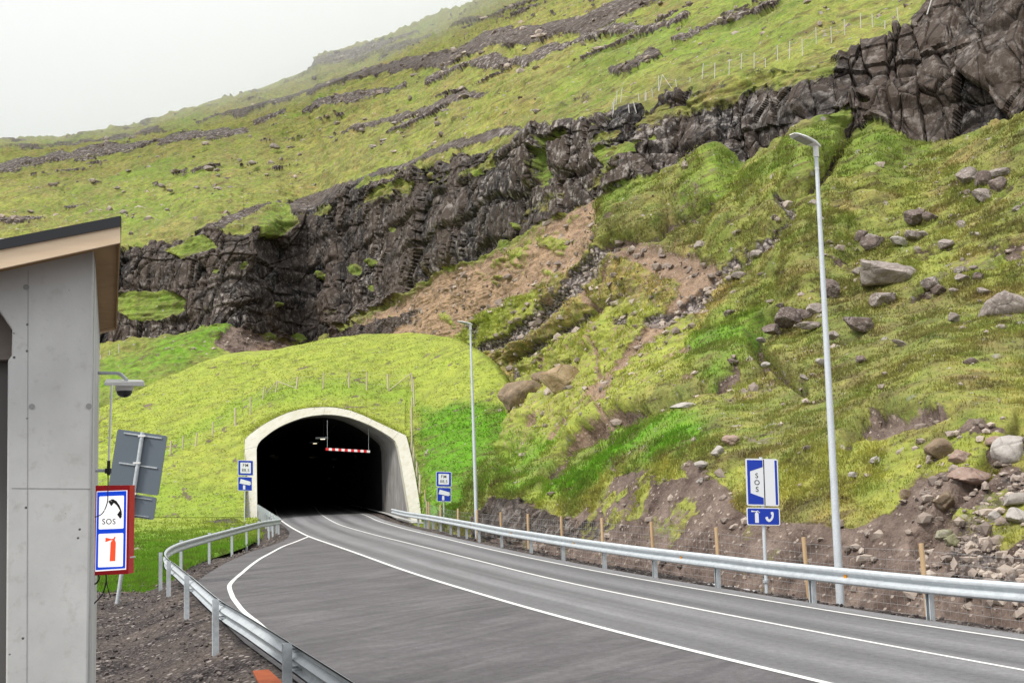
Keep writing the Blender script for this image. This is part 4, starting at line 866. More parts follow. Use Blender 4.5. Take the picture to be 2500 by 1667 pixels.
# low clearance bar and lamps hanging in the mouth
def W(x, y, d): return PD(np.array([float(x)]), np.array([float(y)]), float(d))[0]
def WZ(x, y, z=0.): return PZ(np.array([float(x)]), np.array([float(y)]), z)[0]
def z3(x, y): return Z3([(x, y)])[0]
DB = 90.0
b0, b1 = W(*z3(842, 701), DB), W(*z3(1150, 718), DB); ub = (b1 - b0); Lb = np.linalg.norm(ub); ub /= Lb
bar = thing('height_bar', 'red and white striped clearance bar hanging in the tunnel mouth', 'barrier', tuple(b0))
fr = Matrix(((ub[0], 0, 0), (ub[1], 1, 0), (ub[2], 0, 1)))
def bar_piece(t0, t1, hh, th, nm, mt):
    mb = MB(); a, b = b0 + ub * (t0 * Lb), b0 + ub * (t1 * Lb)
    nrm = np.array([ub[1], -ub[0], 0]); h_ = np.array([0, 0, hh])
    vs_ = [a - nrm * th - h_, b - nrm * th - h_, b + nrm * th - h_, a + nrm * th - h_, a - nrm * th + h_, b - nrm * th + h_, b + nrm * th + h_, a + nrm * th + h_]
    mb.add(vs_, [(0, 3, 2, 1), (4, 5, 6, 7), (0, 1, 5, 4), (1, 2, 6, 5), (2, 3, 7, 6), (3, 0, 4, 7)]); return child(mb.build(nm, mt), bar)
bar_piece(0, 1, .09, .03, 'bar', M_BARW)
for k in range(7): bar_piece(2 * k / 14, (2 * k + 1) / 14, .093, .033, 'red_band', M_BARR)
for a_, b_ in (((853, 692), (853, 500)), ((1140, 705), (1140, 560))):
    mb = MB(); mb.tube([W(*z3(*a_), DB), W(*z3(*b_), DB)], .014, 5); child(mb.build('hanger', M_GALV), bar)
for (x, y, d, s_, lab) in ((815, 634, 97, 1.0, 'larger ceiling lamp hung on wires in the tunnel mouth'), (762, 664, 124, 1.0, 'smaller glowing lamp hung deeper inside the dark tunnel')):
    c = W(*z3(x, y), d); t = thing('ceiling_lamp', lab, 'lamp', tuple(c), group='lamps hanging in the tunnel')
    mb = MB(); mb.box((0, 0, .12), (1.0 * s_, .5, .16)); mb.build('housing', M_GALV, t, bevel=.02)
    mb = MB(); mb.box((.08, -.06, .02), (.34 * s_, .3, .05)); mb.build('lens', M_LAMP, t)
    mb = MB()
    if d < 100: mb.tube([(-.3, 0, .2), W(*z3(720, 528), d) - c], .014, 4); mb.tube([(.3, 0, .2), W(*z3(920, 520), d) - c], .014, 4); mb.tube([(.1, 0, .2), (.25, 0, 2.2), W(*z3(824, 500), d) - c], .025, 5)
    else: mb.tube([(0, 0, .2), (0, 0, 1.8)], .014, 4)
    mb.build('cable', M_RUBBER, t)

# =================================================================== GUARD RAILS
def proj(p):
    v = np.asarray(p) - CAM; z_ = v @ _F; return CX + FPX * (v @ _R) / z_, CY - FPX * (v @ _U) / z_
PROF = [(0, 0), (.025, .0), (.075, -.035), (.083, -.06), (.075, -.09), (.008, -.135), (.0, -.155), (.008, -.175), (.075, -.22), (.083, -.25), (.075, -.275), (.025, -.31), (0, -.31)]
PROF = PROF + [(a - .006, b) for a, b in PROF[::-1]]
def guardrail(label, path, post_s, top, zlow, refl=(), n=8):
    root = thing('guardrail', label, 'guardrail', (float(path[0][0]), float(path[0][1]), 0), group='steel guard rails')
    sp = smooth_path(path, n); mb = MB(); mb.sweep(sp, PROF); b = mb.build('beam', M_RAIL, smooth=35); child(b, root)
    d = np.r_[0, np.cumsum(np.linalg.norm(np.diff(sp, axis=0), axis=1))]
    def at(s):
        p = np.array([np.interp(s, d, sp[:, k]) for k in range(3)]); q = np.array([np.interp(min(s + .3, d[-1]), d, sp[:, k]) for k in range(3)]) - np.array([np.interp(max(s - .3, 0), d, sp[:, k]) for k in range(3)])
        q[2] = 0; q /= np.linalg.norm(q); return p, q, np.array([-q[1], q[0], 0])
    for s in post_s(sp, d):
        p, t, sd_ = at(s); mb = MB(); c = p - sd_ * .075
        w_, dd, th = .055, .05, .006; prof = [(-w_, dd), (-w_, -dd), (w_, -dd), (w_, dd), (w_ - .022, dd), (w_ - .022, dd - th), (w_ - th, dd - th), (w_ - th, -dd + th), (.016, -dd + th), (.010, -dd + .022), (-.010, -dd + .022), (-.016, -dd + th), (-w_ + th, -dd + th), (-w_ + th, dd - th), (-w_ + .022, dd - th), (-w_ + .022, dd)]
        mb.prism(prof, c + np.array([0, 0, 0]), t, sd_, (0, 0, 1), zlow - p[2], top)
        po = child(mb.build('post', M_GALV), root)
        for dt, dz in (((-.10, -.05), (-.10, -.26), (.10, -.05), (.10, -.26), (0, -.155)) if np.linalg.norm(p[:2]) < 30 else ()):
            mb = MB(); q = p + t * dt + np.array([0, 0, dz]) + sd_ * (.0 if dz == -.155 else .02); mb.tube([q - sd_ * .035, q + sd_ * (.018 if dz == -.155 else .05)], .014, 6)
            child(mb.build('bolt', M_GALV), root)
    for s in refl:
        p, t, sd_ = at(s(sp, d)); mb = MB(); mb.box((0, 0, 0), (.085, .012, .085), Matrix((Vector(t), Vector(sd_), Vector((0, 0, 1)))).transposed())
        o = mb.build('reflector', M_AMBER, bevel=.003); o.data.transform(Matrix.Translation(Vector(p + sd_ * .02 + np.array([0, 0, -.155])))); child(o, root)
    return root
def s_at_px(pxs, lo=0, hi=None):
    def f(sp, d):
        P_ = np.array([proj(p)[0] for p in sp]); out_ = []
        a_, b_ = lo, hi or len(sp)
        for x in pxs:
            i = a_ + int(np.argmin(np.abs(P_[a_:b_] - x))); out_.append(d[i])
        return out_
    return f
def left_posts(sp, d):
    # far run: regular; then the curve posts read off the photo
    P_ = [proj(p) for p in sp]; pxs = np.array([q[0] for q in P_]); pys = np.array([q[1] for q in P_])
    kk = int(np.argmin(pxs + (pys < 1300) * 999)); s = [x for x in np.arange(.3, d[3 * 8] if len(d) > 24 else 5, 2.2)]
    for x in (669, 661, 637, 605, 568, 518, 448): i = 24 + int(np.argmin(np.abs(pxs[24:kk] - x))); s.append(d[i])
    for x in (390, 0): pass
    s.append(d[kk] - .2)
    for x in (419, 467, 540, 709): i = kk + int(np.argmin(np.abs(pxs[kk:] - x))); s.append(d[i])
    s.append(s[-1] + 4.0); return s
guardrail('galvanised guard rail bending round the corner of the lay-by, posts facing the gravel', railL, left_posts, .035, -.75)
RP = [2257, 1966, 1749, 1590, 1468, 1368, 1286, 1219, 1164, 1138, 1118, 1093, 1074, 1055, 1038, 1029, 1020]
def refs(x): return lambda sp, d: s_at_px([x])(sp, d)[0]
guardrail('long straight galvanised guard rail along the bank, amber reflectors on its face', railR[::-1], lambda sp, d: s_at_px(RP)(sp, d) + [1.5], -.012, -.5, [refs(x) for x in (1060, 1147, 1246, 1408, 1657, 2085)])

# =================================================================== FENCES
def fence(name, label, posts, r, m, wires=None, braces=(), group='post and wire fences', vert=0):
    """posts: (foot xyz, head xyz)"""
    root = thing(name, label, 'fence', tuple(float(v) for v in posts[0][0]), group=group)
    for i, (f, h) in enumerate(posts):
        mb = MB(); f_ = np.array(f, float); h_ = np.array(h, float); dn = (f_ - h_) / np.linalg.norm(f_ - h_)
        mb.tube([f_ + dn * .35, h_], r if not callable(r) else r(i), 9); child(mb.build('post', m, smooth=40), root)
    for a, b in braces:
        mb = MB(); mb.tube([a, b], (r if not callable(r) else r(0)) * .5, 6); child(mb.build('brace', m), root)
    if wires:
        mb = MB(); wr, hs_list = wires
        for (f0_, h0_), (f1_, h1_) in zip(posts[:-1], posts[1:]):
            f0_, h0_, f1_, h1_ = map(np.array, (f0_, h0_, f1_, h1_))
            for q in hs_list:
                a, b = f0_ + (h0_ - f0_) * q, f1_ + (h1_ - f1_) * q; mb.tube([a, (a + b) / 2 - np.array([0, 0, .015]), b], wr, 3, False)
            if vert:
                L = np.linalg.norm(f1_ - f0_); nv = int(L / vert)
                for k in range(1, nv):
                    t = k / nv; a = f0_ + (f1_ - f0_) * t; b = h0_ + (h1_ - h0_) * t; mb.tube([a + (b - a) * hs_list[0], a + (b - a) * hs_list[-1]], wr * .75, 3, False)
        child(mb.build('wire_netting', M_WIRE), root)
    return root
def zpost(bx, by, tx, ty, z): f = WZ(bx, by, z); return (f, W(tx, ty, f[1]))
rp = [zpost(1041, 1268, 1036.6, 1195, .0), zpost(1043, 1290, 1042.5, 1224.5, -.2), zpost(1048, 1293, 1047.5, 1224.5, -.2), zpost(1076, 1306, 1075, 1232, -.2), zpost(1119, 1317, 1118, 1241, -.2), zpost(1166, 1324, 1165, 1244.5, -.2), zpost(1225, 1337, 1222, 1250, -.2), zpost(1291, 1349, 1288.5, 1254, -.2), zpost(1374, 1363, 1370, 1259.6, -.2),
      zpost(1474, 1384, 1469, 1264, -.2), zpost(1598, 1407, 1590, 1273, -.2), zpost(1757, 1431, 1748, 1287, -.2), zpost(1976, 1467, 1961.6, 1311, -.2), zpost(2265.6, 1509, 2248.6, 1326, -.2)]
dv = rp[-1][0] - rp[-2][0]; rp.append((rp[-1][0] + dv, rp[-1][1] + dv)); rp.append((rp[-1][0] + dv, rp[-1][1] + dv))
fence('roadside_fence', 'sawn wooden posts with wire netting behind the long guard rail', rp, .046, M_POST, (.0032, [.03, .14, .26, .38, .5, .62, .76, .9]), vert=.2)
def mp(tx, ty, by, bx=None):
    bx = bx or tx; f = np.array(mound_at(bx, by)); return (f, W(tx, ty, f[1]))
arc_posts = [mp(418, 1076, 1115), mp(448, 1064, 1104), mp(480.5, 1055, 1091), mp(520, 1029.6, 1071), mp(574.7, 995.5, 1039), mp(611.5, 969, 1015), mp(646, 943, 981), mp(677, 930, 967), mp(727, 920, 959), mp(790.7, 909, 953), mp(853, 908, 950), mp(895, 908, 950), mp(947, 913, 952), mp(1004.5, 910, 952),
             mp(1009, 925, 983), mp(1006, 969, 1015), mp(1004.5, 995, 1058), mp(1006, 1052, 1102), mp(1010, 1092, 1130), mp(1018, 1127, 1167), mp(1026, 1158, 1206)]
def mpt(x, y): return np.array(mound_at(x, y))
br = [(W(677, 930, arc_posts[7][0][1]), mpt(655, 968)), (W(678, 931, arc_posts[7][0][1]), mpt(724, 957)), (W(852, 909, arc_posts[10][0][1]), mpt(842, 943)), (W(1004, 911, arc_posts[13][0][1]), mpt(949, 952)), (W(1004, 913, arc_posts[13][0][1]), mpt(996, 943)), (mpt(355 * 1.063, 1112), mpt(418, 1105))]
fence('portal_fence', 'weathered thin post fence arching over the tunnel mouth on the mound', arc_posts, lambda i: .06 if i % 4 else .08, M_GREY, (.006, [.3, .6, .9]), br, vert=0)
def z8(x, y): return (1400 + .4677 * x, .4677 * y)
def hp(tx, ty, by, bx=None):
    x, y = z8(tx, ty); x2, y2 = z8(bx or tx, by); f = np.array(hill_at(x2 / S, y2 / S)); h = W(x, y, f[1]); 
    if h[2] - f[2] < .6: h[2] = f[2] + 1.2
    return (f, h)
hl = [hp(205, 535, 590), hp(230, 520, 562), hp(257, 510, 549), hp(340, 490, 530), hp(376, 482, 530), hp(381, 484, 530), hp(409, 464, 506), hp(447, 447, 480), hp(466, 440, 480, 457), hp(533, 415, 456), hp(608, 403, 440), hp(681, 388, 430), hp(742, 388, 427), hp(818, 371, 410), hp(882, 343, 378), hp(946, 318, 365), hp(1002, 307, 350), hp(1067, 283, 328), hp(1133, 267, 315), hp(1197, 257, 300), hp(1271, 233, 253), hp(1347, 185, 220), hp(1417, 153, 188), hp(1502, 130, 165), hp(1562, 120, 155), hp(1627, 108, 150), hp(1694, 95, 118)]
bx0, by0 = z8(515, 461); pq = hl[8]
fence('hillside_fence', 'pale thin fence posts climbing the slope above the cliff', hl, lambda i: .033, M_WHITEP, (.008, [.4, .85]), [(pq[1], np.array(hill_at(bx0 / S, by0 / S)))])
f2_ = [hp(217, 575, 612), hp(287, 548, 585, 289), hp(313, 532, 570, 322)]
fence('hillside_fence', 'three pale posts on the brow below the main line of posts', f2_, .045, M_WHITEP)
f3_ = [hp(1880, -30, 100), hp(1921, -40, 26)]; fence('hillside_fence', 'two tall pale posts on top of the highest dark crag', f3_, .05, M_WHITEP)
def lp_(x, ty, by): X_, T_, B_ = x * .3189, 500 + ty * .3189, 500 + by * .3189; f = np.array(hill_at(X_ / S, B_ / S)); return (f, W(X_, T_, f[1]))
fence('valley_fence', 'row of thin pale posts below the cliff near the concrete building', [lp_(770, 1147, 1197), lp_(840, 1113, 1167), lp_(910, 1063, 1130), lp_(955, 1038, 1087), lp_(1000, 1008, 1047)], .06, M_WHITEP)

# =================================================================== STREET LAMPS
def street_lamp(label, bx, by, z, tx, ty, r0, r1, head, hang):
    f = WZ(bx, by, z) if not isinstance(z, tuple) else W(bx, by, z[0]); h = W(tx, ty, f[1]); t = thing('street_lamp', label, 'street lamp', tuple(f), group='street lamps')
    mb = MB(); n = 12; v = h - f; mb.tube([v * (k / n) - (np.array([0, 0, .5]) if k == 0 else 0) for k in range(n + 1)], [r0 + (r1 - r0) * k / n for k in range(n + 1)], 20); mb.build('pole', M_POLE, t, smooth=40)
    mb = MB(); mb.tube([v - np.array([0, 0, .16]), v + np.array([0, 0, .12])], r1 * 1.45, 14); mb.tube([v * .955, v * .955 + np.array([0, 0, .03])], r1 * 1.2, 14); mb.build('spigot', M_PAINTW, t, smooth=40)
    d = Vector(head).normalized(); sd_ = Vector((-d.y, d.x, 0)).normalized(); up = d.cross(sd_) * -1
    if up.z < 0: up = -up
    o = Vector(v) + Vector((0, 0, .10)); L, Wd = hang
    secs = [(-.10, .05, .03), (.0, .09, .055), (.10, .13, .06), (.25, Wd * .9, .055), (.6 * L, Wd, .045), (.9 * L, Wd * .8, .03), (L, Wd * .45, .015)]
    mb = MB(); vs_, fs_ = [], []; K = 12
    for s, ww, hh in secs:
        for k in range(K):
            a_ = 2 * math.pi * k / K; x_ = math.cos(a_); y_ = math.sin(a_); x_ = math.copysign(abs(x_) ** .5, x_); y_ = math.copysign(abs(y_) ** .6, y_)
            vs_.append(o + d * s + sd_ * (ww * x_) + up * (hh * (y_ if y_ > 0 else y_ * .4)))
    for i in range(len(secs) - 1):
        for k in range(K): fs_.append((i * K + k, i * K + (k + 1) % K, (i + 1) * K + (k + 1) % K, (i + 1) * K + k))
    fs_ += [tuple(range(K)), tuple((len(secs) - 1) * K + k for k in range(K))]
    mb.add(vs_, fs_); hd = mb.build('lamp_head', M_PAINTW, t, smooth=50)
    mb = MB(); mb.prism([(.16, -Wd * .65), (.8 * L, -Wd * .62), (.8 * L, Wd * .62), (.16, Wd * .65)], o, d, sd_, -up, .022, .034); mb.build('lens', mat('lamp_lens', (.30, .31, .30), .25), hd)
    return t
street_lamp('tall galvanised street lamp beside the blue lay-by sign', 2052, 1475, -.15, 1992, 366, .088, .04, (-.85, -.42, .26), (.66, .17))
street_lamp('distant street lamp between the tunnel mouth and the bank', 1165, 1318, -.2, 1148, 797, .095, .045, (-.88, -.40, .20), (.62, .17))

# =================================================================== SIGNS
def rrect(x0_, y0_, x1_, y1_, r, asp=1.0, n=4):
    o = []
    for cx_, cy_, a0 in ((x1_ - r, y1_ - r * asp, 0), (x0_ + r, y1_ - r * asp, 90), (x0_ + r, y0_ + r * asp, 180), (x1_ - r, y0_ + r * asp, 270)):
        for k in range(n + 1): a_ = math.radians(a0 + 90 * k / n); o.append((cx_ + r * math.cos(a_), cy_ + r * asp * math.sin(a_)))
    return o
class Panel:
    """a flat plate given by three corners; unit coordinates, v downwards"""
    def __init__(s, tl, tr, bl, parent):
        s.o = Vector(tl); s.u = Vector(tr) - s.o; s.v = Vector(bl) - s.o; s.w, s.h = s.u.length, s.v.length; s.n = s.u.cross(s.v).normalized(); s.p = parent
        if (Vector(CAM) - s.o).dot(s.n) < 0: s.n = -s.n
    def poly(s, pts, name, m, l0=0, l1=1, parent=None):
        mb = MB(); mb.prism([(a * s.w, b * s.h) for a, b in pts], s.o, s.u.normalized(), s.v.normalized(), s.n, l0, l1); o = mb.build(name, m); child(o, s.p)
        return o
    def text(s, txt, cx_, cy_, hgt, m, l=.004, name='lettering', sx_=1.0, sp=1.0):
        cu = bpy.data.curves.new(name, 'FONT'); cu.body = txt; cu.size = 1; cu.extrude = .004; cu.align_x = 'CENTER'; cu.align_y = 'CENTER'; cu.space_character = sp; cu.offset = .004
        to = bpy.data.objects.new('tmp', cu); col.objects.link(to); dg = bpy.context.evaluated_depsgraph_get(); me = bpy.data.meshes.new_from_object(to.evaluated_get(dg)); bpy.data.objects.remove(to)
        zs = [v.co.y for v in me.vertices]; xs_ = [v.co.x for v in me.vertices]; k = hgt * s.h / (max(zs) - min(zs)); mid = (max(zs) + min(zs)) / 2; mx_ = (max(xs_) + min(xs_)) / 2
        U, V_ = s.u.normalized(), s.v.normalized()
        for v in me.vertices: v.co = s.o + U * (cx_ * s.w + (v.co.x - mx_) * k * sx_) + V_ * (cy_ * s.h - (v.co.y - mid) * k) + s.n * (l + v.co.z * .3)
        me.name = name; o = link(name, me, m); child(o, s.p); return o
EXT = [[(.36, .30), (.36, .95), (.64, .95), (.64, .30), (.60, .22), (.55, .19), (.55, .12), (.45, .12), (.45, .19), (.40, .22)], [(.10, .05), (.40, .10), (.62, .05), (.64, .10), (.42, .155), (.10, .17)], [(.56, .10), (.60, .08), (.76, .20), (.72, .23)]]
PHN = [(.20, .60), (.38, .50), (.46, .60), (.42, .66), (.58, .74), (.70, .60), (.78, .36), (.70, .36), (.68, .14), (.88, .12), (.93, .30), (.90, .55), (.78, .78), (.62, .92), (.45, .95), (.28, .80)]
def place(shape, x0_, y0_, x1_, y1_): return [(x0_ + a * (x1_ - x0_), y0_ + b * (y1_ - y0_)) for a, b in shape]
def fm_sign(label, up, lo, d, foot):
    P0 = W(up[0], lo[3], d); base = W(foot[0], foot[1], d); t = thing('radio_sign', label, 'road sign', tuple(base), group='radio and camera signs')
    p = Panel(W(up[0], up[1], d), W(up[2], up[1] + (up[2] - up[0]) * .03, d), W(up[0], up[3], d), t)
    p.poly(rrect(0, 0, 1, 1, .06), 'upper_plate', M_WHITE, -.012, 0); p.poly(rrect(.03, .03, .97, .97, .05), 'blue_field', M_BLUE, -.001, .003); p.poly(rrect(.16, .15, .84, .85, .04), 'white_field', M_WHITE, .002, .006)
    p.text('FM', .5, .33, .20, M_INK, .007, sp=1.15); p.text('88,5', .5, .66, .22, M_INK, .007, sp=1.1)
    p = Panel(W(lo[0], lo[1], d), W(lo[2], lo[1] + (lo[2] - lo[0]) * .03, d), W(lo[0], lo[3], d), t)
    p.poly(rrect(0, 0, 1, 1, .06), 'lower_plate', M_WHITE, -.012, 0); p.poly(rrect(.03, .03, .97, .97, .05), 'blue_field', M_BLUE, -.001, .003)
    p.poly([(.20, .16), (.90, .34), (.83, .60), (.12, .48)], 'camera_symbol', M_WHITE, .002, .006); p.poly([(.84, .44), (.92, .42), (.92, .54), (.84, .56)], 'camera_symbol', M_WHITE, .002, .006); p.poly([(.36, .60), (.52, .60), (.52, .90), (.36, .90)], 'camera_symbol', M_WHITE, .002, .006)
    mb = MB(); top = W((up[0] + up[2]) / 2, up[1] + 2, d + .06); b_ = W(foot[0], foot[1], d + .06); mb.tube([b_ - [0, 0, .5], top], .035, 10); child(mb.build('post', M_POLE, smooth=40), t)
a, b = z3(230, 777), z3(338, 884); c, e_ = z3(230, 892), z3(330, 990); fm_sign('blue and white radio sign over camera sign against the pale tunnel rim', (a[0], a[1], b[0], b[1]), (c[0], c[1], e_[0], e_[1]), 78, z3(276, 1172))
a, b = z3(1610, 856), z3(1717, 962); c, e_ = z3(1616, 966), z3(1715, 1065); fm_sign('blue and white radio sign over camera sign behind the guard rail on green grass', (a[0], a[1], b[0], b[1]), (c[0], c[1], e_[0], e_[1]), 66, z3(1665, 1252))

def z5(x, y): return Z5([(x, y)])[0]
D5 = 27.0; base = W(*z5(398, 985), D5); t = thing('lay_by_sign', 'tall blue lay-by sign with vertical SOS letters over an extinguisher and telephone plate', 'road sign', tuple(base))
p = Panel(W(*z5(281, 279), D5), W(*z5(467, 283), D5), W(*z5(290, 549), D5), t)
p.poly(rrect(0, 0, 1, 1, .05, .7), 'upper_plate', M_WHITE, -.02, 0); p.poly([(.045, .03), (.525, .03), (.525, .175), (.13, .27), (.13, .735), (.525, .83), (.525, .97), (.045, .97)], 'blue_field', M_BLUE, .0, .003)
p.poly([(.895, .03), (.965, .03), (.965, .97), (.895, .97)], 'blue_field', M_BLUE, .0, .003); p.poly([(.545, .012), (.575, .012), (.575, .988), (.545, .988)], 'black_line', M_INK, .0, .003)
for ch, yy in (('S', .36), ('O', .505), ('S', .65)): p.text(ch, .335, yy, .105, M_INK, .003)
p = Panel(W(*z5(288, 560), D5), W(*z5(478, 563), D5), W(*z5(292, 661), D5), t)
p.poly(rrect(0, 0, 1, 1, .05, 1.8), 'lower_plate', M_WHITE, -.02, 0); p.poly(rrect(.03, .05, .97, .95, .04, 1.8), 'blue_field', M_BLUE, 0, .003)
for q in EXT: p.poly(place(q, .10, .12, .50, .90), 'extinguisher_symbol', M_WHITE, .002, .006)
p.poly(place(PHN, .48, .14, .84, .84), 'telephone_symbol', M_WHITE, .002, .006)
mb = MB(); mb.tube([W(*z5(400, 990), D5 + .07) - [0, 0, .5], W(*z5(370, 272), D5 + .07)], .042, 12); child(mb.build('post', M_POLE, smooth=40), t)
mb = MB(); mb.tube([W(*z5(398, 975), D5 + .07), W(*z5(399, 990), D5 + .07)], .07, 12); child(mb.build('base_clamp', M_GALV, smooth=40), t)

# the same kind of sign seen from the back, leaning
def z2(x, y): return Z2([(x, y)])[0]
D6 = 32.0; base = W(*z2(324, 1030), D6); t = thing('leaning_sign', 'grey back of a leaning road sign between the red box and the mound', 'road sign', tuple(base))
for nm, q in (('upper_plate', [(322, 110), (608, 150), (550, 497), (268, 452)]), ('lower_plate', [(276, 464), (548, 504), (528, 632), (256, 592)])):
    c4 = [Vector(W(*z2(*k), D6)) for k in q]; p = Panel(c4[0], c4[1], c4[3], t); p.poly(rrect(0, 0, 1, 1, .045, .9 if nm[0] == 'u' else 2), nm, M_SIGNBACK, -.025, 0)
    for vv in ((.05, .55) if nm[0] == 'u' else (.12, .9)):
        p.poly([(.14, vv - .008), (.9, vv - .008), (.9, vv + .012), (.14, vv + .012)], 'stiffener', M_GALV, 0, .03)
mb = MB(); mb.tube([W(*z2(320, 1045), D6 - .08) - [0, 0, .3], W(*z2(466, 128), D6 - .08)], .055, 12); child(mb.build('post', M_GALV, smooth=40), t)
for k in ((463, 150), (434, 305), (411, 482)): mb = MB(); a_ = Vector(W(*z2(*k), D6 - .08)); mb.box(a_, (.19, .12, .05)); child(mb.build('clamp', M_PAINTW), t)

# =================================================================== THE CONCRETE BUILDING
D0 = 9.0; Sd = np.array([-.326, .945, 0]); Sd /= np.linalg.norm(Sd); Ld = np.array([-Sd[1], Sd[0], 0])
Afr = W(294, 592.5, D0 - .1); W0 = W(230, 700, D0 + .12)
bld = thing('concrete_building', 'small raw concrete building with a black edged timber lean-to roof', 'building', (float(W0[0]), float(W0[1]), -.6))
def onf(pts, o, off=0): a_ = np.array(pts, float); return PPl(a_[:, 0], a_[:, 1], o + Sd * off, Sd)
def fpoly(pts, name, m, t0, t1, o=W0, parent=None, bevel=0):
    P_ = onf(pts, o); mb = MB(); n = len(P_); A = P_ + Sd * t0; B = P_ + Sd * t1
    mb.add(list(A) + list(B), [tuple(range(n)), tuple(range(2 * n - 1, n - 1, -1))] + [(i, (i + 1) % n, n + (i + 1) % n, n + i) for i in range(n)]); ob = mb.build(name, m, bevel=bevel); child(ob, bld); return ob
fpoly([(230, 560), (212, 1720), (14, 1720), (19, 880), (28, 868), (29.5, 805), (0, 762), (-70, 690), (-360, 640), (-360, 645 - 28)], 'front_wall', M_CONC, 0, .28, bevel=.012)
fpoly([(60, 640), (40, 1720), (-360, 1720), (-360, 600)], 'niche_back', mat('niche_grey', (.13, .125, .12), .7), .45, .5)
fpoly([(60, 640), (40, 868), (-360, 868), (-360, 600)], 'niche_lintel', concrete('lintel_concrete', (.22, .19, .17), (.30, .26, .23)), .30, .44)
# side wall running away
sw = MB(); Wb = W(222, 1700, D0 + .12); zt = onf([(239, 600)], W0)[0][2]; p0 = W0 + Sd * .28; p0[2] = 0
sw.add([p0 + [0, 0, -1.5], p0 + Sd * 4.9 + [0, 0, -1.5], p0 + Sd * 4.9 + [0, 0, zt], p0 + [0, 0, zt]] + [q + Ld * .28 for q in (p0 + [0, 0, -1.5], p0 + Sd * 4.9 + [0, 0, -1.5], p0 + Sd * 4.9 + [0, 0, zt], p0 + [0, 0, zt])], [(0, 1, 2, 3), (7, 6, 5, 4), (0, 4, 5, 1), (1, 5, 6, 2), (2, 6, 7, 3), (3, 7, 4, 0)])
child(sw.build('side_wall', M_CONC), bld)
bw = MB(); q0 = p0 + Sd * 4.62; bw.add([q0 + Ld * .28 + [0, 0, -1.5], q0 + Ld * 7 + [0, 0, -1.5], q0 + Ld * 7 + [0, 0, zt - .9], q0 + Ld * .28 + [0, 0, zt]] + [q + Sd * .28 for q in (q0 + Ld * .28 + [0, 0, -1.5], q0 + Ld * 7 + [0, 0, -1.5], q0 + Ld * 7 + [0, 0, zt - .9], q0 + Ld * .28 + [0, 0, zt])], [(0, 1, 2, 3), (7, 6, 5, 4), (0, 4, 5, 1), (1, 5, 6, 2), (2, 6, 7, 3), (3, 7, 4, 0)])
child(bw.build('back_wall', M_CONC), bld)
RL_ = 5.35
E = lambda x, a_, b_: a_ + (b_ - a_) * (x / 294.0)
L_x = -420
fpoly([(294, 552.6), (294, 592.5), (L_x, E(L_x, 656, 592.5)), (L_x, E(L_x, 610, 552.6))], 'front_fascia', M_PINE, 0, .035, Afr)
fpoly([(295.5, 528), (295.5, 553), (L_x, E(L_x, 610, 552.6)), (L_x, E(L_x, 585.5, 528))], 'roof_flashing', M_BLACK, -.02, .02, Afr)
fpoly([(295.5, 528), (295.5, 533), (L_x, E(L_x, 590.5, 533)), (L_x, E(L_x, 585.5, 528))], 'roof_covering', M_BLACK, .021, RL_, Afr)
fpoly([(290, 556), (290, 583), (L_x, E(L_x, 646, 583)), (L_x, E(L_x, 612, 555))], 'soffit', M_PLY, .036, RL_ - .04, Afr)
fpoly([(294, 534), (294, 592.5), (290.3, 593.5), (290.3, 534)], 'side_fascia', M_PLY, .036, RL_, Afr)
fpoly([(290.2, 556), (290.2, 592.5), (L_x, E(L_x, 656, 592.5)), (L_x, E(L_x, 612, 555))], 'back_fascia', M_PINE, RL_ - .035, RL_, Afr)
fpoly([(296.5, 528), (296.5, 553), (294.2, 553), (294.2, 528)], 'side_flashing', M_BLACK, .021, RL_ + .02, Afr)
seam = mat('seam_shadow', (.27, .27, .265), .9)
for q in ([(69.5, 660), (68.3, 660), (64.5, 1700), (65.7, 1700)], [(29, 1190.5), (29, 1191.8), (229.4, 1193.2), (229.4, 1191.9)]): fpoly(q, 'form_seam', seam, -.0025, .004)
for x, y in ((64, 701), (78, 992), (217, 991)):
    holes = MB(); c_ = onf([(x, y)], W0)[0]; holes.tube([c_ - Sd * .004, c_ + Sd * .01], .022, 14); child(holes.build('tie_hole', seam), bld)

# red light box on the side wall
D7 = 11.6
def z9(x, y): return (200 + x * .1913, 1150 + y * .1913)
tl, tr, bl = (Vector(W(*z9(*q), D7)) for q in ((158, 182), (610, 178), (136, 1330)))
t = thing('sos_light_box', 'red framed light box with telephone, SOS and fire extinguisher on the concrete wall', 'illuminated sign', tuple(tl))
br_ = Vector(W(*z9(590, 1275), D7)); p = Panel(tl, tr, bl, t)
# the true quadrilateral: slightly narrower below
p.poly([(0, 0), (1, 0), (1, .985), (0, 1)], 'housing', M_RED, -.16, 0)
p.poly([(.075, .065), (.935, .055), (.935, .935), (.075, .955)], 'white_rim', M_LBW, 0, .003); p.poly([(.09, .072), (.915, .062), (.915, .922), (.09, .94)], 'blue_field', M_LBB, .003, .006)
p.poly([(x, y - (x - .5) * .012) for x, y in rrect(.155, .118, .85, .485, .03, .4)], 'white_field', M_LBW, .006, .009); p.poly([(x, y - (x - .5) * .012) for x, y in rrect(.155, .535, .85, .905, .03, .4)], 'white_field', M_LBW, .006, .009)
def u9(pts): return [((x - 148) / 452 , (y - 180) / 1125) for x, y in pts]
p.text('SOS', .44, .402, .062, M_INK, .010, sp=1.12, sx_=.95)
for q in ([(363, 356), (395, 352), (440, 378), (480, 435), (505, 500), (513, 560), (495, 548), (472, 510), (488, 500), (448, 435), (412, 402), (392, 408)], [(335, 382), (358, 362), (398, 412), (374, 440)], [(450, 545), (474, 515), (512, 570), (490, 600)]): p.poly(u9(q), 'telephone_symbol', M_INK, .009, .012)
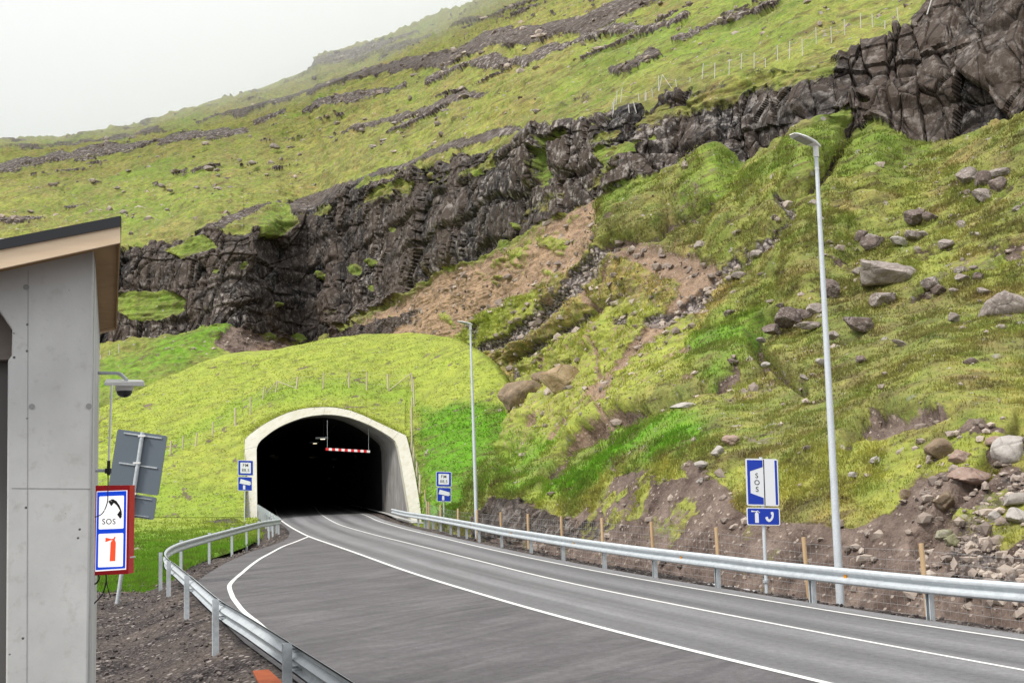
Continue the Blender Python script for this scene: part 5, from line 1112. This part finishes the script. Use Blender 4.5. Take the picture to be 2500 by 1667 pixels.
for q in ([(374, 895), (385, 875), (430, 872), (440, 895), (436, 1125), (366, 1128)], [(308, 832), (385, 850), (415, 845), (412, 866), (375, 866), (308, 890)], [(408, 850), (420, 820), (436, 830), (425, 860), (430, 872), (392, 876)]): p.poly(u9(q), 'extinguisher_symbol', M_LBR, .009, .012)
mb = MB(); a_ = Vector(W(318, 1360, D7)); mb.tube([a_, a_ + Vector((.05, 0, .003))], .008, 8); child(mb.build('latch', M_PAINTW), t)
def wire(name, label, pts, d, r, m=M_RUBBER):
    P_ = smooth_path([W(x, y, d) for x, y in pts], 6); mb = MB(); mb.tube(list(P_), r, 6); o = mb.build(name, m, smooth=60); thing(None, label, 'cable', obj=o); return o
wire('cable', 'black cable drooping in loops out of the bottom of the red light box', [(240, 1402), (242, 1412), (236, 1422), (227, 1426), (222, 1420)], D7 - .05, .008)
wire('cable', 'black cable running from the red light box down to the gravel', [(259, 1400), (259, 1420), (252, 1446), (240, 1462), (228, 1474)], D7 - .05, .007); wire('cable', 'short black cable tail beside the cable reaching the gravel', [(259, 1402), (261, 1425), (266, 1444), (271, 1457)], D7 - .05, .005)
# aerial
an = thing('aerial', 'thin white aerial on a black bracket on the side of the concrete wall', 'antenna', tuple(W(266, 1148, 11.2)))
mb = MB(); mb.tube([W(265.5, 1130, 11.2), W(273, 938, 11.2)], .011, 8); child(mb.build('rod', M_PAINTW, smooth=40), an)
mb = MB(); mb.tube([W(222, 1148, 11.2), W(262, 1148.5, 11.2)], .016, 8); child(mb.build('bracket', M_GALV), an)
mb = MB(); mb.tube([W(265, 1160, 11.2), W(265.5, 1124, 11.2)], .017, 8); mb.box(W(264, 1149, 11.2), (.05, .05, .05)); child(mb.build('clamp', M_RUBBER, bevel=.005), an)
P_ = smooth_path([W(x, y, 11.2) for x, y in ((264, 1158), (263.5, 1200), (262, 1226), (252, 1250), (238, 1260), (226, 1261))], 6); mb = MB(); mb.tube(list(P_), .005, 6); child(mb.build('lead', M_RUBBER, smooth=60), an)
# camera under a flat hood
cm = thing('wall_camera', 'dome camera under a flat grey hood on a bent pipe arm by the roof', 'security camera', tuple(W(303, 935, 12.0)))
mb = MB(); mb.tube([W(225, 910, 12.3), W(288, 911, 12.2), W(296, 914, 12.15), W(309, 927, 12.0)], .018, 10); child(mb.build('arm', M_GALV, smooth=50), cm)
def q1(x, y): return (x * .3189, 500 + y * .3189)
mb = MB(); A_ = [W(*q1(*k), dd) for k, dd in (((798, 1358), 11.8), ((1104, 1350), 11.8), ((1108, 1388), 11.8), ((798, 1384), 11.8), ((812, 1332), 12.25), ((1092, 1340), 12.25), ((1094, 1366), 12.25), ((812, 1362), 12.25))]
mb.add(A_, [(0, 1, 2, 3), (7, 6, 5, 4), (0, 4, 5, 1), (1, 5, 6, 2), (2, 6, 7, 3), (3, 7, 4, 0)]); child(mb.build('hood', M_PAINTW, bevel=.006), cm)
c_ = Vector(W(*q1(952, 1388), 12.0)); mb = MB(); K = 20; secs = [(.0, .088), (-.045, .088), (-.05, .078), (-.07, .075), (-.095, .062), (-.112, .035), (-.117, .004)]
def revolve(secs_, c): 
    vs_ = [c + Vector((r_ * math.cos(2 * math.pi * k / K), r_ * math.sin(2 * math.pi * k / K), z_)) for z_, r_ in secs_ for k in range(K)]
    return vs_, [(i * K + k, i * K + (k + 1) % K, (i + 1) * K + (k + 1) % K, (i + 1) * K + k) for i in range(len(secs_) - 1) for k in range(K)]
mb.add(*revolve(secs[:3], c_)); child(mb.build('housing', M_PAINTW, smooth=40), cm); mb = MB(); mb.add(*revolve(secs[2:], c_)); child(mb.build('dome', M_GLASSD, smooth=60), cm)
# rusty plate on the gravel
RZ = -.3
for _ in range(4):
    q_ = PZ(np.array([650.]), np.array([1665.]), RZ); RZ = float(ground_z(q_[:, 0], q_[:, 1])[0][0]) + .09
P_ = [PZ(np.array([float(x)]), np.array([float(y)]), RZ)[0] for x, y in ((617, 1641), (656, 1638), (712, 1690), (646, 1700))]
mb = MB(); mb.add(P_ + [q + [0, 0, .03] for q in P_], [(3, 2, 1, 0), (4, 5, 6, 7), (0, 1, 5, 4), (1, 2, 6, 5), (2, 3, 7, 6), (3, 0, 4, 7)]); o = mb.build('rusty_plate', M_RUST, bevel=.004); thing(None, 'rust red steel plate lying on the gravel under the guard rail', 'steel plate', obj=o)

# =================================================================== BOULDERS
def bmat(name, c0, c1, li):
    m = mat(name, rough=.88, spec=.2); g = NG(m); n = g.noise(1.4, 6, .7); n2 = g.noise(7, 5, .75)
    c = g.mix(g.mr(n, .35, .65), c0, c1); c = g.mix(g.mr(n2, .52, .66, 0, li), c, (.42, .39, .35)); cr = g.vor(1.3, None, 'DISTANCE_TO_EDGE')
    c = g.mix(g.mr(cr, 0, .015, .3, 0), c, (.07, .058, .05)); g.color(c)
    g.normal(g.bump(g.math('ADD', n2, g.math('MULTIPLY', g.mr(cr, 0, .06), .5)), .7, .08)); return m
BT = {'tan': bmat('tan_boulder', (.13, .095, .065), (.27, .20, .13), .2), 'gold': bmat('ochre_boulder', (.25, .17, .09), (.42, .32, .20), .3), 'grey': bmat('grey_boulder', (.17, .14, .125), (.34, .29, .26), .9), 'dark': bmat('dark_boulder', (.08, .06, .053), (.20, .155, .135), .6), 'pale': bmat('pale_boulder', (.28, .25, .22), (.44, .41, .38), .6), 'pink': bmat('reddish_boulder', (.22, .15, .12), (.36, .26, .21), .4), 'moss': bmat('mossy_boulder', (.14, .14, .06), (.34, .32, .24), .5)}
_ico = bmesh.new(); bmesh.ops.create_icosphere(_ico, subdivisions=4, radius=1); ICO = np.array([v.co[:] for v in _ico.verts]); ICOF = np.array([[v.index for v in f.verts] for f in _ico.faces]); _ico.free()
def boulder(x, y, w_, h_, tone, label, seed, surf=hill_at, group='boulders on the slope', ang=0.):
    c = surf(x, y + h_ * .32); d = c.y; rx_ = w_ * S * d / FPX / 2 * 1.2; rz = h_ * S * d / FPX / 2 * 1.12; r = np.random.default_rng(seed)
    N_ = r.normal(0, 1, (10, 3)); N_ /= np.linalg.norm(N_, axis=1, keepdims=True); H_ = .62 + .30 * r.random(10)
    dot = ICO @ N_.T; rad = np.min(np.where(dot > .05, H_ / np.maximum(dot, .05), 9), axis=1); rad = np.minimum(rad, 1.15)
    P_ = ICO * rad[:, None]; P_ *= 1 + ((fbm(ICO * 2.2 + seed, 4, 601) - .5) * .20 + (fbm(ICO * 7 + seed, 3, 603) - .5) * .07)[:, None]
    P_ *= np.array([rx_, max(rx_ * .75, rz * .8), rz]); ca, sa = math.cos(ang), math.sin(ang)
    P_ = np.stack([P_[:, 0] * ca - P_[:, 2] * sa, P_[:, 1], P_[:, 0] * sa + P_[:, 2] * ca], 1)
    me = np_mesh('boulder', P_, ICOF, True)
    try: me.set_sharp_from_angle(angle=math.radians(38))
    except Exception: pass
    o = link('boulder', me, BT[tone]); ctr = W(x * S, y * S, d + (-.3 if seed < 705 else .02) * rx_); o.location = ctr
    thing(None, label, 'boulder', obj=o, group=group); return o
BL = [(1198, 911, 98, 72, 'tan', 'big brown boulder at the foot of the stream gully beside the mound', -.1), (1292, 872, 76, 56, 'gold', 'ochre faced boulder just above the big brown one by the gully', .15), (1247, 866, 40, 30, 'tan', 'small brown boulder between the two big boulders by the gully', 0),
      (2030, 632, 118, 66, 'grey', 'long grey slab boulder tilted on the grass beside the tall lamp', .25), (2305, 706, 96, 66, 'grey', 'big cracked grey boulder high on the open grass at the picture edge', 0), (2005, 562, 48, 42, 'dark', 'dark boulder with an overhanging underside above the grey slab', 0), (1978, 544, 30, 26, 'dark', 'small dark boulder leaning on the overhanging dark one', 0),
      (1970, 742, 62, 36, 'dark', 'low brown boulder below the grey slab, split across the top', .3), (2030, 686, 60, 32, 'grey', 'mossy topped grey boulder directly under the long slab', 0), (2137, 648, 34, 26, 'grey', 'squat pale boulder to the side of the long slab', 0), (1813, 732, 54, 48, 'dark', 'large dark round boulder in the hollow by the lamp pole', 0),
      (1775, 758, 42, 22, 'dark', 'flat dark rock below the large dark round boulder', 0), (1848, 722, 28, 24, 'dark', 'small dark rock wedged beside the large dark round boulder', 0), (1872, 711, 34, 24, 'grey', 'rounded grey rock touching the lamp pole', 0), (1855, 748, 46, 22, 'grey', 'grey flat rock under the rounded one at the lamp pole', 0),
      (1750, 487, 60, 36, 'grey', 'grass capped boulder above the rocky trail', 0), (1748, 456, 58, 30, 'grey', 'upper block with moss on top stacked over the grass capped boulder', 0), (1790, 462, 34, 32, 'dark', 'dark block leaning beside the two stacked boulders', .3),
      (2228, 408, 52, 38, 'grey', 'rough boulder at the start of the rock pile under the high crag', 0), (2262, 416, 36, 40, 'dark', 'brown block in the middle of the rock pile under the high crag', 0), (2292, 428, 44, 40, 'dark', 'tilted block at the low end of the rock pile under the high crag', .5), (2298, 398, 56, 24, 'grey', 'flat grey block lying on top of the rock pile under the high crag', 0), (2262, 452, 44, 32, 'grey', 'grey block below the rock pile under the high crag', .4), (2225, 458, 26, 18, 'grey', 'small rock at the side below the rock pile', 0),
      (2102, 496, 42, 34, 'dark', 'brown angular boulder above the long slab in open grass', 0), (2065, 556, 36, 20, 'pale', 'pale rounded stone in the row above the long slab', .3), (2096, 542, 42, 24, 'grey', 'brown rock beside the pale rounded stone above the long slab', .2), (1610, 565, 26, 24, 'grey', 'lone grey stone beside the rocky trail', .4), (2120, 540, 24, 14, 'grey', 'small stone at the end of the row above the long slab', .2),
      (1575, 935, 58, 18, 'pale', 'flat whitish stone in the grass above the green bank', .1), (2152, 1034, 56, 46, 'tan', 'rounded tan boulder at the top of the washed out gully', 0), (2227, 1094, 72, 40, 'pink', 'wide reddish block lying across the washed out gully', 0), (2205, 1052, 40, 34, 'pink', 'reddish rock above the wide block in the gully', 0), (2172, 1150, 46, 40, 'tan', 'rounded brown boulder under the wide block in the gully', 0), (2322, 1036, 66, 58, 'pale', 'largest pale boulder at the head of the gully near the picture edge', .1),
      (2290, 1016, 40, 26, 'pink', 'reddish rock under the turf beside the largest pale boulder', 0), (2330, 1148, 56, 32, 'pale', 'light grey angular block on the stony bank', .1), (2338, 1186, 56, 34, 'pale', 'lower light grey block under the angular one on the stony bank', 0), (2286, 1190, 30, 26, 'pale', 'smaller light grey block beside the lower one on the stony bank', 0), (2168, 1228, 34, 34, 'moss', 'green stained rounded stone low on the stony bank', 0), (2185, 1243, 28, 32, 'moss', 'yellow stained stone touching the green stained one', 0),
      (1678, 1012, 30, 24, 'pink', 'tan angular stone at the top edge of the bare bank', 0), (1650, 1036, 26, 20, 'pale', 'whitish stone just below the tan one on the top edge of the bank', 0), (1614, 1066, 32, 18, 'pale', 'flat whitish stone on the upper bare bank under the whitish one', 0), (1608, 1105, 14, 14, 'pale', 'small pale stone alone on the middle of the bare bank', 0), (2082, 1135, 24, 24, 'tan', 'tan upright stone near the tall lamp on the bare bank', .5), (1960, 1092, 22, 14, 'pale', 'small pale stone on the grassy bank behind the lamp pole', .2), (2010, 1058, 22, 18, 'pale', 'pale stone on the yellow grass between lamp and gully', .2),
      (1893, 832, 30, 14, 'pale', 'whitish rock by the lamp pole in the middle slope', .3), (1848, 868, 22, 12, 'grey', 'lichened rock in the grass between lamp and bank', .4), (1760, 838, 18, 12, 'pale', 'small whitish rock beside the dark gully', 0), (1686, 832, 34, 16, 'dark', 'brown rock under the turf at the dark gully', 0), (2190, 730, 30, 18, 'grey', 'grey rock between the cracked boulder and the slab', .4), (2070, 790, 34, 12, 'grey', 'thin grey rock in rough grass below the brown boulder', .5), (1905, 665, 44, 44, 'dark', 'dark rocky knob beside the lamp pole below the slab', .4), (2250, 635, 26, 20, 'dark', 'dark rock above the big cracked boulder', 0), (2215, 640, 32, 20, 'grey', 'lichened rock beside the dark one above the cracked boulder', .2), (1680, 640, 20, 14, 'grey', 'grey stone at the top of the dark green patch', .3)]
for i, (x, y, w_, h_, tone, lab, an_) in enumerate(BL): boulder(x, y, w_, h_, tone, lab, 700 + i * 3, ang=-an_)
r = np.random.default_rng(77)
for i in range(34):
    x, y = r.uniform(1650, 2340), r.uniform(430, 860); s_ = r.uniform(10, 22)
    boulder(x, y, s_ * 1.5, s_, ['grey', 'dark', 'grey'][i % 3], 'small lichened stone half sunk in the slope grass', 1200 + i, group='small stones in the slope grass', ang=r.uniform(-.4, .1))
for i in range(40):
    x, y = r.uniform(250, 1250), 0; y = np.interp(x, [250, 600, 1250], [r.uniform(380, 540), r.uniform(320, 430), r.uniform(150, 260)]); s_ = r.uniform(5, 12)
    boulder(x, y, s_ * 1.6, s_, 'grey', 'tiny pale stone on the grass above the cliff', 1300 + i, group='tiny stones above the cliff', ang=r.uniform(-.3, .1))

# =================================================================== LOW CLOUD ON THE RIDGE
hz = bpy.data.materials.new('cloud_vapour'); hz.use_nodes = True; t_n = hz.node_tree; t_n.nodes.clear(); ho = t_n.nodes.new('ShaderNodeOutputMaterial'); pv = t_n.nodes.new('ShaderNodeVolumePrincipled')
pv.inputs['Density'].default_value = .0048; pv.inputs['Color'].default_value = (.96, .98, 1, 1); pv.inputs['Anisotropy'].default_value = .1; t_n.links.new(pv.outputs[0], ho.inputs['Volume'])
cv = ICO * np.array([230, 150, 75]) + np.array([-40, 330, 158]); clo = link('cloud', np_mesh('cloud', cv, ICOF, True), hz); clo['kind'] = 'stuff'
